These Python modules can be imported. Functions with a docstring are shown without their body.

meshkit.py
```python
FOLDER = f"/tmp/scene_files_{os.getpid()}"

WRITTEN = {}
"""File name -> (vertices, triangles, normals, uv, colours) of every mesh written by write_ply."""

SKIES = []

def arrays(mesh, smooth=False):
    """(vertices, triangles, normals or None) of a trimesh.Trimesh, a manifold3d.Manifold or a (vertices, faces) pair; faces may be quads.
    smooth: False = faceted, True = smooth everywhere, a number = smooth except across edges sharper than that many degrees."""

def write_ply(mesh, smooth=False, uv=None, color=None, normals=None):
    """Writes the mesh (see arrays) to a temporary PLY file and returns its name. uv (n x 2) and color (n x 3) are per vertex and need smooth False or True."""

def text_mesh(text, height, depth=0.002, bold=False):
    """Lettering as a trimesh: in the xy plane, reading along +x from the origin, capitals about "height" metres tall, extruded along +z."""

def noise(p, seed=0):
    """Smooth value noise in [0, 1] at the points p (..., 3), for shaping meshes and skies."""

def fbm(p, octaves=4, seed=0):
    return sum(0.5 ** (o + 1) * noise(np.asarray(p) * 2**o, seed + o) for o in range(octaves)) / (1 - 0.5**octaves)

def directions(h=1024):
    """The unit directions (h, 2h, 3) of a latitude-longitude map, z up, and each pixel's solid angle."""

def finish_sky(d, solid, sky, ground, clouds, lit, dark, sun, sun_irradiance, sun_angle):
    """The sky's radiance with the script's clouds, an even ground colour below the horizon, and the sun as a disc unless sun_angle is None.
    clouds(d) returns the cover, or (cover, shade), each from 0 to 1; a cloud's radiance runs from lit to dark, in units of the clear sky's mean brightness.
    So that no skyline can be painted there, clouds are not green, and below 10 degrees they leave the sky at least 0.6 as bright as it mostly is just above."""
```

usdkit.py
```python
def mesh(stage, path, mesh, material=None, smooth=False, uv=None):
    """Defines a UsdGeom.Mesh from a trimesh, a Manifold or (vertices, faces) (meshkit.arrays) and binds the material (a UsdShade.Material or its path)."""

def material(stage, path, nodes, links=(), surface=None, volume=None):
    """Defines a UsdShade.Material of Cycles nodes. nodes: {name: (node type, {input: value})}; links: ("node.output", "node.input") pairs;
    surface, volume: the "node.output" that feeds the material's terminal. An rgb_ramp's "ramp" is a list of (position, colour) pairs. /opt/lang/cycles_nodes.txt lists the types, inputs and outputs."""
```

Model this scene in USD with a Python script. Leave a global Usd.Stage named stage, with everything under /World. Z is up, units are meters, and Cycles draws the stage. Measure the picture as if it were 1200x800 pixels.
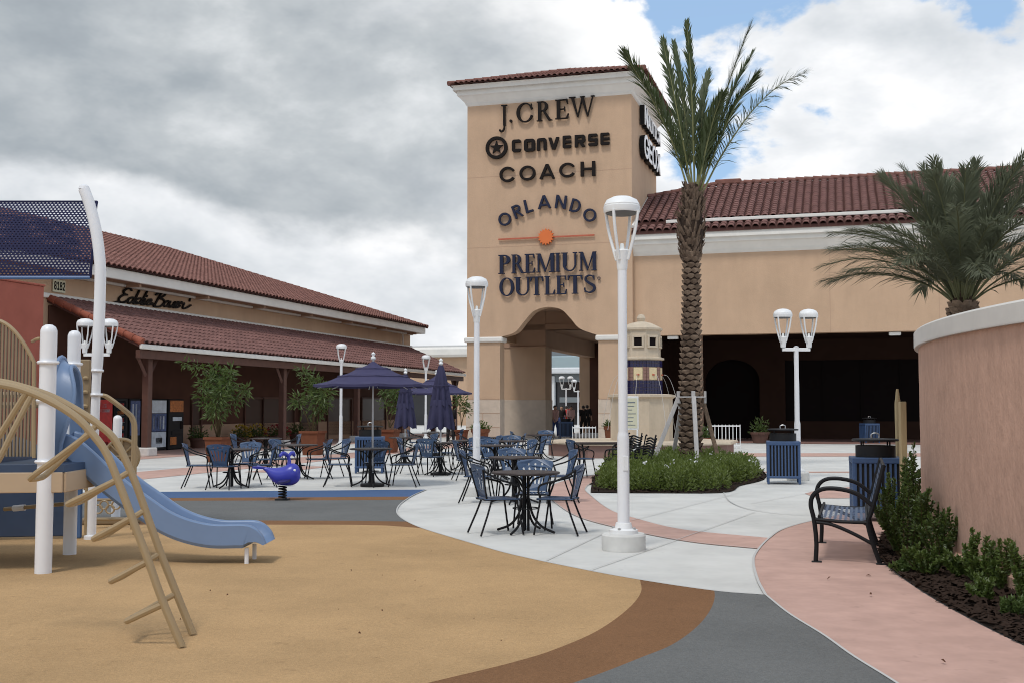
import math, random
import numpy as np
import trimesh, manifold3d, shapely
from shapely.geometry import Polygon, LineString, Point, box as sbox
from shapely import affinity
from shapely.ops import unary_union
import usdkit, meshkit
from pxr import Usd, UsdGeom, UsdLux, UsdShade, Gf, Sdf, Vt

stage = Usd.Stage.CreateInMemory()
UsdGeom.SetStageUpAxis(stage, 'Z'); UsdGeom.SetStageMetersPerUnit(stage, 1.0)
UsdGeom.Xform.Define(stage, '/World'); UsdGeom.Scope.Define(stage, '/World/Looks')
stage.SetDefaultPrim(stage.GetPrimAtPath('/World'))

# ------------------------------------------------------------------ camera
FPX, HOR, EYE = 1330.0, 478.0, 1.55
PITCH = math.atan((HOR - 400) / FPX)
cam = UsdGeom.Camera.Define(stage, '/World/camera')
cam.CreateHorizontalApertureAttr(36.0); cam.CreateFocalLengthAttr(36.0 * FPX / 1200)
cam.AddTranslateOp().Set(Gf.Vec3d(0, 0, EYE)); cam.AddRotateXOp().Set(90 + math.degrees(PITCH))
cam.CreateClippingRangeAttr(Gf.Vec2f(0.1, 5000)); cam.CreateExposureAttr(0.25)

# ------------------------------------------------------------------ sky and sun
SUN_AZ, SUN_EL = math.radians(205), math.radians(59)          # clockwise from +Y
sd = np.array([math.sin(SUN_AZ) * math.cos(SUN_EL), math.cos(SUN_AZ) * math.cos(SUN_EL), math.sin(SUN_EL)])
SKY_STRENGTH, SUN_I = 0.10, 0.40
def sky_material():
    n, l = {}, []
    def node(k, t, **kw): n[k] = (t, kw)
    def link(a, b): l.append((a, b))
    node('tc', 'texture_coordinate')
    node('sky', 'sky_texture', sky_type='single_scattering', sun_disc=False, sun_elevation=SUN_EL, sun_rotation=SUN_AZ, aerosol_density=1.0, air_density=1.0)
    node('sep', 'separate_xyz'); link('tc.generated', 'sep.vector')
    node('mp', 'mapping', scale=(1.0, 1.0, 1.75)); link('tc.generated', 'mp.vector')
    node('o1', 'mapping', location=(10.21, -2.2, 3.4)); link('mp.vector', 'o1.vector')
    node('n1', 'noise_texture', scale=4.6, detail=11.0, roughness=0.53, distortion=0.15); link('o1.vector', 'n1.vector')      # puffs
    node('o2', 'mapping', location=(9.3, 4.4, 2.0)); link('mp.vector', 'o2.vector')
    node('n2', 'noise_texture', scale=3.4, detail=8.0, roughness=0.50, distortion=0.3); link('o2.vector', 'n2.vector')        # broad tone
    node('o3', 'mapping', location=(1.3, 7.4, 5.0)); link('mp.vector', 'o3.vector')
    node('n3', 'noise_texture', scale=9.0, detail=9.0, roughness=0.58, distortion=0.1); link('o3.vector', 'n3.vector')        # fine tone
    def mad(k, src, mul, addv): node(k, 'math', math_type='multiply_add', value2=mul, value3=addv); link(src, k + '.value1')
    # one grey bank over the left of the view, its edge broken by the noise
    mad('w1', 'n1.fac', .50, -.25); mad('w2', 'n2.fac', .55, -.275)
    node('ww', 'math', math_type='add'); link('w1.value', 'ww.value1'); link('w2.value', 'ww.value2')
    node('xw', 'math', math_type='add'); link('sep.x', 'xw.value1'); link('ww.value', 'xw.value2')
    node('bx', 'map_range', range_type='smoothstep', from_min=.07, from_max=-.20, to_min=0., to_max=1., clamp=True); link('xw.value', 'bx.value')
    mad('zs', 'ww.value', -.55, 0.0); node('zw', 'math', math_type='add'); link('sep.z', 'zw.value1'); link('zs.value', 'zw.value2')
    node('bz', 'map_range', range_type='smoothstep', from_min=.125, from_max=.195, to_min=0., to_max=1., clamp=True); link('zw.value', 'bz.value')
    node('by', 'map_range', range_type='smoothstep', from_min=.1, from_max=.6, to_min=0., to_max=1., clamp=True); link('sep.y', 'by.value')
    node('b1', 'math', math_type='multiply'); link('bx.result', 'b1.value1'); link('bz.result', 'b1.value2')
    node('bank', 'math', math_type='multiply'); link('b1.value', 'bank.value1'); link('by.result', 'bank.value2')
    # tones
    mad('t1', 'n2.fac', 1.5, -.25); mad('t2', 'n3.fac', 1.05, -.525)
    node('t', 'math', math_type='add'); link('t1.value', 't.value1'); link('t2.value', 't.value2')
    node('rd', 'rgb_ramp', ramp=[(.12, (.70, .725, .745)), (.34, (.50, .535, .56)), (.56, (.375, .415, .45)), (.75, (.31, .35, .385)), (.95, (.265, .30, .335))]); link('t.value', 'rd.fac')
    node('rb', 'rgb_ramp', ramp=[(.0, (1.05, 1.05, 1.05)), (.34, (.98, .98, .985)), (.54, (.80, .82, .845)), (.8, (.62, .655, .69)), (1., (.54, .58, .62))]); link('t.value', 'rb.fac')
    node('cc', 'mix_color', use_clamp=False); link('bank.value', 'cc.fac'); link('rb.color', 'cc.a'); link('rd.color', 'cc.b')
    node('cs', 'mix_color', blend_type='multiply', fac=1.0, use_clamp=False, b=(9.3, 9.3, 9.3)); link('cc.result', 'cs.a')
    # broken cover: gaps of blue high up, closed towards the horizon and in the bank
    node('gz', 'map_range', range_type='smoothstep', from_min=.12, from_max=.34, to_min=.24, to_max=-.06, clamp=True); link('sep.z', 'gz.value')
    node('g1', 'math', math_type='maximum'); link('gz.result', 'g1.value1'); link('bank.value', 'g1.value2')
    node('c0', 'math', math_type='add'); link('n1.fac', 'c0.value1'); link('g1.value', 'c0.value2'); mad('cf', 'n3.fac', .30, -.15); node('c1', 'math', math_type='add'); link('c0.value', 'c1.value1'); link('cf.value', 'c1.value2')
    node('cover', 'map_range', range_type='smoothstep', from_min=.472, from_max=.528, to_min=0., to_max=1., clamp=True); link('c1.value', 'cover.value')
    node('hz', 'mix_color', fac=.6, use_clamp=False, b=(3.9, 5.9, 8.6)); link('sky.color', 'hz.a')
    node('mix', 'mix_color', use_clamp=False); link('cover.result', 'mix.fac'); link('hz.result', 'mix.a'); link('cs.result', 'mix.b')
    node('bg', 'background_shader', strength=SKY_STRENGTH); link('mix.result', 'bg.color')
    return usdkit.material(stage, '/World/Looks/sky', n, l, surface='bg.background')
dome = UsdLux.DomeLight.Define(stage, '/World/sky')
UsdShade.MaterialBindingAPI.Apply(dome.GetPrim()).Bind(sky_material())
sun = UsdLux.DistantLight.Define(stage, '/World/sun')
sun.CreateNormalizeAttr(True); sun.CreateIntensityAttr(SUN_I); sun.CreateAngleAttr(11.0); sun.CreateColorAttr(Gf.Vec3f(1.0, .965, .91))
sun.AddRotateXYZOp().Set(Gf.Vec3f(0, 0, 0))
_z = sd; _x = np.cross([0, 0, 1], _z); _x /= np.linalg.norm(_x); _y = np.cross(_z, _x)
sun.ClearXformOpOrder(); sun.AddTransformOp().Set(Gf.Matrix4d(*_x, 0, *_y, 0, *_z, 0, 0, 0, 30, 1))

# ------------------------------------------------------------------ measuring helpers (photo pixel -> place in the world)
_c, _s = math.cos(PITCH), math.sin(PITCH)
def ray(px, py):
    a, b = (px - 600) / FPX, (400 - py) / FPX
    return np.array([a, _c - b * _s, _s + b * _c])
def G(px, py, z=0.0):
    d = ray(px, py); return np.array([0, 0, EYE]) + d * ((z - EYE) / d[2])
def D(px, py, Y):
    d = ray(px, py); return np.array([0, 0, EYE]) + d * (Y / d[1])
def PL(px, py, p0, n):
    d = ray(px, py); o = np.array([0, 0, EYE]); return o + d * (np.dot(np.asarray(p0) - o, n) / np.dot(d, n))
ANG = math.radians(16.2)
U = np.array([math.cos(ANG), -math.sin(ANG), 0]); V = np.array([math.sin(ANG), math.cos(ANG), 0]); Z3 = np.array([0, 0, 1.0])
class Frame:
    def __init__(s, o): s.o = np.array([o[0], o[1], 0.0])
    def w(s, a, b, z=0): return s.o + a * U + b * V + z * Z3
    def l(s, p): r = np.asarray(p) - s.o; return np.array([r @ U, r @ V, r[2]])
    def front(s, px, py, b=0): return s.l(PL(px, py, s.w(0, b), V))     # point on the plane y = b of this frame
    def side(s, px, py, a=0): return s.l(PL(px, py, s.w(a, 0), U))      # point on the plane x = a
TW = Frame(D(547, 478, 54.0))
LB = Frame(G(165, 405, 3.53))

# ------------------------------------------------------------------ materials
def M(name, col, rough=0.6, var=0.0, vscale=3.0, bump=0.0, bscale=60.0, metallic=0.0, island=0.0, spec=0.5, col2=None, detail=5.0, stretch=None, trans=0.0, dirt=0.0, bstretch=None, spots=None):
    if rough >= .75 and spec == .5: spec = .12
    n = {'p': ('principled_bsdf', {'roughness': rough, 'metallic': metallic, 'specular_ior_level': spec}), 'g': ('geometry', {})}
    l = []; col = np.array(col, float)
    last = None
    if var or col2 is not None:
        c2 = np.array(col2, float) if col2 is not None else col * (1 - var)
        c1 = col if col2 is not None else np.minimum(col * (1 + var), .95)
        n['mp'] = ('mapping', {'scale': stretch or (1, 1, 1)}); l.append(('g.position', 'mp.vector'))
        n['n'] = ('noise_texture', {'scale': vscale, 'detail': detail, 'roughness': .6}); l.append(('mp.vector', 'n.vector'))
        n['r'] = ('map_range', {'from_min': .3, 'from_max': .7, 'to_min': 0., 'to_max': 1., 'clamp': True}); l.append(('n.fac', 'r.value'))
        n['m'] = ('mix_color', {'a': c2, 'b': c1}); l.append(('r.result', 'm.fac')); last = 'm.result'
    if island:
        n['ir'] = ('map_range', {'from_min': 0., 'from_max': 1., 'to_min': 1 - island, 'to_max': 1 + island}); l.append(('g.random_per_island', 'ir.value'))
        n['ic'] = ('combine_color', {}); [l.append(('ir.result', 'ic.' + k)) for k in 'rgb']
        n['im'] = ('mix_color', {'blend_type': 'multiply', 'fac': 1.0, 'a': col, 'use_clamp': False}); l.append(('ic.color', 'im.b'))
        if last: l.append((last, 'im.a'))
        last = 'im.result'
    if dirt:
        n['dn'] = ('noise_texture', {'scale': .55, 'detail': 8., 'roughness': .7}); l.append(('g.position', 'dn.vector'))
        n['dr'] = ('map_range', {'from_min': .38, 'from_max': .72, 'to_min': 1., 'to_max': 1 - dirt, 'clamp': True}); l.append(('dn.fac', 'dr.value'))
        n['dc'] = ('combine_color', {}); [l.append(('dr.result', 'dc.' + k)) for k in 'rgb']
        n['dm'] = ('mix_color', {'blend_type': 'multiply', 'fac': 1.0, 'a': col, 'use_clamp': False}); l.append(('dc.color', 'dm.b'))
        if last: l.append((last, 'dm.a'))
        last = 'dm.result'
    if spots:
        n['sn'] = ('noise_texture', {'scale': spots[0], 'detail': 3., 'roughness': .65}); l.append(('g.position', 'sn.vector'))
        n['sr'] = ('map_range', {'from_min': .64, 'from_max': .72, 'to_min': 1., 'to_max': 1 - spots[1], 'clamp': True}); l.append(('sn.fac', 'sr.value'))
        n['sq'] = ('combine_color', {}); [l.append(('sr.result', 'sq.' + k)) for k in 'rgb']
        n['sm'] = ('mix_color', {'blend_type': 'multiply', 'fac': 1.0, 'a': col, 'use_clamp': False}); l.append(('sq.color', 'sm.b'))
        if last: l.append((last, 'sm.a'))
        last = 'sm.result'
    if last: l.append((last, 'p.base_color'))
    else: n['p'][1]['base_color'] = col
    if bump:
        n['bn'] = ('noise_texture', {'scale': bscale, 'detail': 4., 'roughness': .6}); 
        if bstretch: n['bm'] = ('mapping', {'scale': bstretch}); l.extend([('g.position', 'bm.vector'), ('bm.vector', 'bn.vector')])
        else: l.append(('g.position', 'bn.vector'))
        
        n['b'] = ('bump', {'strength': bump, 'distance': .02}); l.append(('bn.fac', 'b.height')); l.append(('b.normal', 'p.normal'))
    surf = 'p.BSDF'
    if trans:
        n['t'] = ('translucent_bsdf', {'color': np.minimum(col * 1.6, .9)}); n['mx'] = ('mix_closure', {'fac': trans})
        if last: l.append((last, 't.color'))
        l.extend([('p.BSDF', 'mx.closure1'), ('t.BSDF', 'mx.closure2')]); surf = 'mx.closure'
    return usdkit.material(stage, '/World/Looks/' + name, n, l, surface=surf)
K = {}
def mats():
    K.update(
    concrete=M('concrete', (.585, .575, .54), .85, var=.07, vscale=1.6, bump=.15, bscale=90, dirt=.2, spots=(3.2, .12)),
    pink=M('pink_concrete', (.50, .325, .268), .85, var=.10, vscale=3.2, bump=.15, bscale=90, dirt=.2, spots=(4.2, .16)),
    sand=M('tan_rubber', (.495, .318, .160), .95, var=.12, vscale=60, bump=.6, bscale=160, dirt=.24, detail=3, spots=(5.5, .16)),
    brown=M('brown_rubber', (.235, .122, .060), .95, var=.14, vscale=60, bump=.6, bscale=160, dirt=.2, detail=3, spots=(5.5, .16)),
    grey=M('grey_rubber', (.165, .166, .16), .95, var=.14, vscale=60, bump=.6, bscale=160, dirt=.22, detail=3, spots=(5.5, .16)),
    bluestrip=M('blue_rubber', (.075, .125, .235), .9, var=.10, vscale=60, bump=.4, bscale=160, dirt=.1),
    joint=M('joint_line', (.46, .45, .43), .95),
    floor=M('arcade_paving', (.26, .15, .125), .8, var=.1, vscale=2, dirt=.2),
    stucco=M('peach_stucco', (.51, .352, .237), .9, var=.055, vscale=1.6, stretch=(1, 1, .22), bump=.4, bscale=26, dirt=.10),
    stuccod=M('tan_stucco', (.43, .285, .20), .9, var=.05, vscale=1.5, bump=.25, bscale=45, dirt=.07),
    stone=M('pale_base_stone', (.52, .43, .345), .85, var=.08, vscale=3, bump=.2, bscale=30, dirt=.1),
    trim=M('white_trim', (.70, .675, .625), .75, var=.04, vscale=2, dirt=.1),
    red=M('terracotta_stucco', (.33, .105, .075), .9, var=.07, vscale=1.5, bump=.25, bscale=45, dirt=.1),
    pinkwall=M('rough_pink_stucco', (.485, .312, .235), .92, var=.10, vscale=11, bump=.5, bscale=24, stretch=(1, 1, .4), bstretch=(1, 1, .45), dirt=.14),
    cap=M('grey_white_coping', (.60, .58, .54), .8, var=.05, vscale=2, bump=.1, bscale=60, dirt=.12),
    tile=M('clay_tile', (.29, .142, .115), .85, var=.28, vscale=2.5, island=.30, bump=.2, bscale=50),
    tile2=M('clay_tile_dark', (.255, .132, .115), .85, var=.28, vscale=2.5, island=.30, bump=.2, bscale=50),
    tilebed=M('tile_bed', (.085, .04, .034), .9),
    ridge=M('ridge_tile', (.26, .085, .055), .8, var=.2, vscale=4),
    darkwood=M('dark_timber', (.085, .036, .024), .7, var=.15, vscale=5),
    winwall=M('brown_shop_glass', (.045, .024, .018), .35, spec=.15),
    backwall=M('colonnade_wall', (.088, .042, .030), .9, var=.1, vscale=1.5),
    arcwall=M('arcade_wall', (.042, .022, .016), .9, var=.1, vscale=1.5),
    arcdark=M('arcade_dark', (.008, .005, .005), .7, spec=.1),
    white=M('white_paint', (.72, .72, .71), .45, var=.03, vscale=4, dirt=.05),
    whitepost=M('white_powder_coat', (.70, .70, .71), .4, var=.03, vscale=3, dirt=.05),
    lampdark=M('lamp_dark', (.10, .10, .10), .5),
    lens=M('lamp_lens', (.75, .75, .72), .2),
    foot=M('concrete_footing', (.58, .57, .54), .85, var=.08, vscale=5, bump=.15, bscale=80, dirt=.12),
    black=M('black_metal', (.007, .007, .008), .5, spec=.22),
    blue=M('blue_enamel', (.042, .078, .148), .42, var=.06, vscale=8),
    bluel=M('bin_blue', (.036, .075, .165), .45, var=.06, vscale=8),
    darkgrey=M('dark_plastic', (.013, .013, .014), .55, spec=.2),
    tabletop=M('table_mesh', (.034, .024, .022), .5, spec=.25, var=.1, vscale=10),
    slide=M('slide_plastic', (.14, .208, .335), .38, var=.05, vscale=3, bump=.06, bscale=120),
    slided=M('slide_inside', (.10, .185, .36), .38),
    tanmetal=M('tan_powder_coat', (.30, .215, .115), .45, var=.05, vscale=5),
    brownpan=M('brown_panel', (.215, .15, .08), .5, var=.08, vscale=5),
    slat=M('brown_slats', (.20, .145, .085), .55, var=.08, vscale=5),
    navy=M('navy_panel', (.022, .042, .085), .5, var=.1, vscale=4),
    navyl=M('navy_panel_edge', (.05, .11, .24), .5),
    mesh=M('navy_canopy', (.010, .011, .042), .65, spec=.15),
    deckbeige=M('beige_deck', (.40, .29, .185), .6, var=.05),
    umb=M('umbrella_cloth', (.062, .058, .115), .85, var=.08, vscale=6, trans=.15, bump=.15, bscale=30),
    umb2=M('umbrella_cloth_dark', (.040, .038, .075), .85, var=.1, vscale=6, bump=.15, bscale=30),
    steel=M('grey_pole', (.42, .42, .42), .4, metallic=.6),
    wood=M('pale_timber', (.42, .33, .19), .8, var=.12, vscale=4, stretch=(6, 6, .6)),
    brace=M('weathered_brace', (.42, .40, .385), .85, var=.15, vscale=4, stretch=(6, 6, .6)),
    letter=M('black_letter', (.011, .008, .007), .6, spec=.12),
    navylet=M('navy_letter', (.018, .022, .045), .6, spec=.15),
    orange=M('orange_sun', (.62, .14, .025), .5),
    rust=M('rust_line', (.42, .10, .05), .6),
    whitelet=M('white_letter', (.78, .78, .78), .4),
    bark=M('palm_bark', (.040, .027, .020), .95, var=.35, vscale=14, bump=.5, bscale=60),
    boot=M('palm_boot', (.23, .165, .118), .95, var=.3, vscale=12, island=.0, bump=.6, bscale=70),
    boot2=M('palm_boot_dark', (.15, .105, .075), .95, var=.3, vscale=12, bump=.6, bscale=70),
    frond=M('palm_leaflet', (.088, .120, .038), .55, island=.35, trans=.22),
    frond2=M('palm_leaflet_dark', (.24, .262, .165), .6, spec=.3, island=.45, trans=.48),
    rachis2=M('palm_rachis_dark', (.11, .115, .05), .6), rachis=M('palm_rachis', (.17, .17, .065), .6),
    leaf=M('shrub_leaf', (.150, .220, .042), .5, island=.5, trans=.25),
    leafd=M('dark_leaf', (.125, .190, .036), .45, island=.55, trans=.2),
    leafl=M('light_leaf', (.135, .205, .050), .5, island=.45, trans=.3),
    groundleaf=M('ground_leaf', (.245, .325, .060), .5, island=.55, trans=.35),
    stem=M('plant_stem', (.07, .05, .025), .8),
    mulch=M('bark_mulch', (.075, .047, .034), .95, island=.6),
    soil=M('dark_soil', (.022, .015, .011), .95, var=.3, vscale=12, bump=.6, bscale=40),
    terracotta=M('terracotta_pot', (.165, .060, .032), .8, var=.1, vscale=5, dirt=.15),
    tileblue=M('cobalt_tile', (.022, .020, .095), .25, island=.5),
    tiletan=M('tan_tile', (.33, .18, .14), .4, island=.35),
    tilecream=M('cream_tile', (.62, .50, .30), .4, var=.1, vscale=20),
    cream=M('cream_render', (.545, .455, .345), .85, var=.10, vscale=3, bump=.2, bscale=40, dirt=.18, stretch=(1, 1, .3)),
    water=M('water_stream', (.5, .48, .45), .1),
    basin=M('basin_tile', (.30, .17, .14), .6, island=.3),
    glass=M('dark_shop_glass', (.012, .013, .016), .08),
    screen=M('pale_board', (.58, .56, .41), .6),
    whale=M('whale_plastic', (.035, .042, .34), .32),
    whaled=M('whale_plastic_dark', (.02, .018, .09), .4),
    poster=M('cloth_white', (.5, .53, .58), .8, var=.2, vscale=3),
    clothblue=M('cloth_blue', (.05, .08, .22), .8, var=.3, vscale=3),
    clothred=M('cloth_red', (.45, .02, .02), .8, var=.2, vscale=3),
    clothorange=M('cloth_orange', (.35, .12, .03), .8, var=.3, vscale=5),
    clothdark=M('cloth_dark', (.02, .018, .018), .8),
    clothpink=M('cloth_pink', (.55, .35, .33), .8),
    winred=M('red_panel', (.40, .018, .02), .35, var=.3, vscale=6), winblue=M('blue_panel', (.04, .07, .17), .35, var=.5, vscale=9), winpale=M('pale_panel', (.50, .56, .62), .35, var=.2, vscale=5), winorange=M('orange_panel', (.40, .13, .03), .4, var=.4, vscale=12),
    skin=M('skin', (.42, .25, .17), .6), hair=M('hair', (.02, .014, .01), .6),
    yellow=M('yellow_petal', (.50, .33, .02), .7, island=.4), redp=M('red_petal', (.33, .02, .025), .7, island=.4),
    farwhite=M('far_white', (.62, .64, .65), .6, var=.05), fargrey=M('far_grey', (.17, .19, .2), .5), glassgreen=M('pale_canopy_glass', (.30, .38, .40), .2),
    leaflitter=M('dry_leaf', (.16, .075, .045), .9, island=.4),
    roofgrey=M('membrane_roof', (.45, .45, .44), .8, var=.05),
    )
mats()

# ------------------------------------------------------------------ prim helpers
_names = {}
def numbered(path):
    k = _names.get(path, 0); _names[path] = k + 1
    return path if k == 0 else f'{path}_{k:03d}'
def _pp(parent): return '/World' if parent is None else (parent if isinstance(parent, str) else str(parent.GetPath()))
def tag(prim, label=None, cat=None, group=None, kind=None):
    for k, v in (('label', label), ('category', cat), ('group', group), ('kind', kind)):
        if v: prim.SetCustomDataByKey(k, v)
    return prim
def thing(name, label, cat, loc=(0, 0, 0), rz=0.0, group=None):
    x = UsdGeom.Xform.Define(stage, numbered('/World/' + name))
    x.AddTranslateOp().Set(Gf.Vec3d(*map(float, loc))); x.AddRotateZOp().Set(math.degrees(rz))
    return tag(x.GetPrim(), label, cat, group)
def dup(src, label, loc, rz=0.0, group=None, cat=None):
    base = src.GetName(); base = base[:-4] if base[-4:-3] == '_' and base[-3:].isdigit() else base
    x = UsdGeom.Xform.Define(stage, numbered('/World/' + base))
    x.AddTranslateOp().Set(Gf.Vec3d(*map(float, loc))); x.AddRotateZOp().Set(math.degrees(rz))
    p = x.GetPrim(); p.GetReferences().AddInternalReference(src.GetPath()); p.SetInstanceable(True)
    return tag(p, label, cat or src.GetCustomDataByKey('category'), group)
class MB:
    def __init__(s): s.v, s.f, s.n = [], [], 0
    def add(s, v, f):
        v = np.asarray(v, float); f = np.asarray(f, int)
        if f.shape[1] == 4: f = np.vstack([f[:, [0, 1, 2]], f[:, [0, 2, 3]]])
        s.v.append(v); s.f.append(f + s.n); s.n += len(v); return s
    def tm(s, m): return s.add(m.vertices, m.faces)
    def mf(s, m): k = m.to_mesh(); return s.add(k.vert_properties[:, :3], k.tri_verts)
    def box(s, c, d, rz=0, R=None, ch=0.0):
        c, d = np.array(c, float), np.array(d, float) / 2
        if ch:
            ch = min(ch, d.min() * .45)
            P = [(sx * (d[0] - (ch if i != 0 else 0)), sy * (d[1] - (ch if i != 1 else 0)), sz * (d[2] - (ch if i != 2 else 0))) for sx in (-1, 1) for sy in (-1, 1) for sz in (-1, 1) for i in range(3)]
            k = manifold3d.Manifold.hull_points(np.array(P)).to_mesh(); v, f = k.vert_properties[:, :3], k.tri_verts
        else:
            v = np.array([(x, y, z) for x in (-1, 1) for y in (-1, 1) for z in (-1, 1)], float) * d
            f = np.array([(0, 1, 3, 2), (4, 6, 7, 5), (0, 4, 5, 1), (2, 3, 7, 6), (0, 2, 6, 4), (1, 5, 7, 3)])
        if R is not None: v = v @ np.asarray(R).T
        if rz: cc, ss = math.cos(rz), math.sin(rz); v = v @ np.array([[cc, ss, 0], [-ss, cc, 0], [0, 0, 1]])
        return s.add(v + c, f)
    def tube(s, path, r, n=8, closed=False):
        P = np.asarray(path, float); m = len(P); r = np.full(m, r) if np.ndim(r) == 0 else np.asarray(r, float)
        if closed: T = np.roll(P, -1, 0) - np.roll(P, 1, 0)
        else: T = np.gradient(P, axis=0)
        T /= np.linalg.norm(T, axis=1, keepdims=True) + 1e-12
        a = np.array([0, 0, 1.0]) if abs(T[0][2]) < .9 else np.array([1.0, 0, 0])
        N = np.cross(T[0], a); N /= np.linalg.norm(N); rings = []
        th = np.arange(n) / n * 2 * np.pi
        for i in range(m):
            N = N - T[i] * (N @ T[i]); N /= np.linalg.norm(N); B = np.cross(T[i], N)
            rings.append(P[i] + r[i] * (np.cos(th)[:, None] * N + np.sin(th)[:, None] * B))
        v = np.vstack(rings); f = []
        for i in range(m if closed else m - 1):
            j = (i + 1) % m
            for k in range(n):
                q = (k + 1) % n; f.append((i * n + k, i * n + q, j * n + q, j * n + k))
        f = np.array(f); s.add(v, f)
        if not closed:
            for e, o in ((0, 1), (m - 1, -1)):
                ids = [e * n + k for k in range(n)][::-o]; ids = ids[::-1] if False else ids
                s.add(np.vstack([v[e * n:(e + 1) * n], P[e]]), np.array([((k + 1) % n, k, n) if e == 0 else (k, (k + 1) % n, n) for k in range(n)]))
        return s
    def lathe(s, prof, n=24, c=(0, 0, 0), rot=0.0, sx=1.0, sy=1.0):
        prof = np.asarray(prof, float); m = len(prof); th = np.arange(n) / n * 2 * np.pi + rot
        v = np.stack([prof[:, 0][:, None] * np.cos(th) * sx, prof[:, 0][:, None] * np.sin(th) * sy, np.repeat(prof[:, 1][:, None], n, 1)], -1).reshape(-1, 3) + np.array(c, float)
        f = [(i * n + k, i * n + (k + 1) % n, (i + 1) * n + (k + 1) % n, (i + 1) * n + k) for i in range(m - 1) for k in range(n)]
        s.add(v, np.array(f))
        for i, flip in ((0, True), (m - 1, False)):
            if prof[i, 0] > 1e-5:
                vv = np.vstack([v[i * n:(i + 1) * n], np.array(c, float) + [0, 0, prof[i, 1]]])
                s.add(vv, np.array([((k + 1) % n, k, n) if flip else (k, (k + 1) % n, n) for k in range(n)]))
        return s
    def poly(s, g, h, fn=None, seg=None):                # prism of a shapely polygon between z=0 and h, then mapped by fn(v)
        for q in getattr(g, 'geoms', [g]):
            if q.is_empty or q.area < 1e-9: continue
            if seg: q = q.segmentize(seg)
            m = trimesh.creation.extrude_polygon(q, h, engine='earcut'); v = np.array(m.vertices)
            s.add(fn(v) if fn else v, m.faces)
        return s
    def sheet(s, g, z):
        for q in getattr(g, 'geoms', [g]):
            if q.is_empty or q.geom_type != 'Polygon' or q.area < 1e-6: continue
            v, f = trimesh.creation.triangulate_polygon(q, engine='earcut')
            a = np.cross(v[f[:, 1]] - v[f[:, 0]], v[f[:, 2]] - v[f[:, 0]]); f = np.where((a < 0)[:, None], f[:, ::-1], f)
            s.add(np.c_[v, np.full(len(v), z)], f)
        return s
    def xf(s, fn): s.v = [fn(v) for v in s.v]; return s
    def arrays(s): return np.vstack(s.v), np.vstack(s.f)
    def build(s, name, m, parent=None, smooth=35, **t):
        k = usdkit.mesh(stage, numbered(_pp(parent) + '/' + name), s.arrays(), m, smooth=smooth)
        p = k.GetPrim()
        if t: tag(p, **t)
        return p
def curve(P, n=12, closed=False):
    P = np.asarray(P, float); out = []
    m = len(P)
    for i in range(m if closed else m - 1):
        p0, p1, p2, p3 = (P[(i - 1) % m] if closed or i else 2 * P[0] - P[1]), P[i], P[(i + 1) % m], (P[(i + 2) % m] if closed or i + 2 < m else 2 * P[-1] - P[-2])
        for t in np.arange(n) / n:
            out.append(.5 * (2 * p1 + (p2 - p0) * t + (2 * p0 - 5 * p1 + 4 * p2 - p3) * t * t + (3 * p1 - p0 - 3 * p2 + p3) * t ** 3))
    if not closed: out.append(P[-1])
    return np.array(out)
def rot_z(a): return np.array([[math.cos(a), -math.sin(a), 0], [math.sin(a), math.cos(a), 0], [0, 0, 1]])
FR = -ANG                                                 # rotation of the building frames
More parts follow.
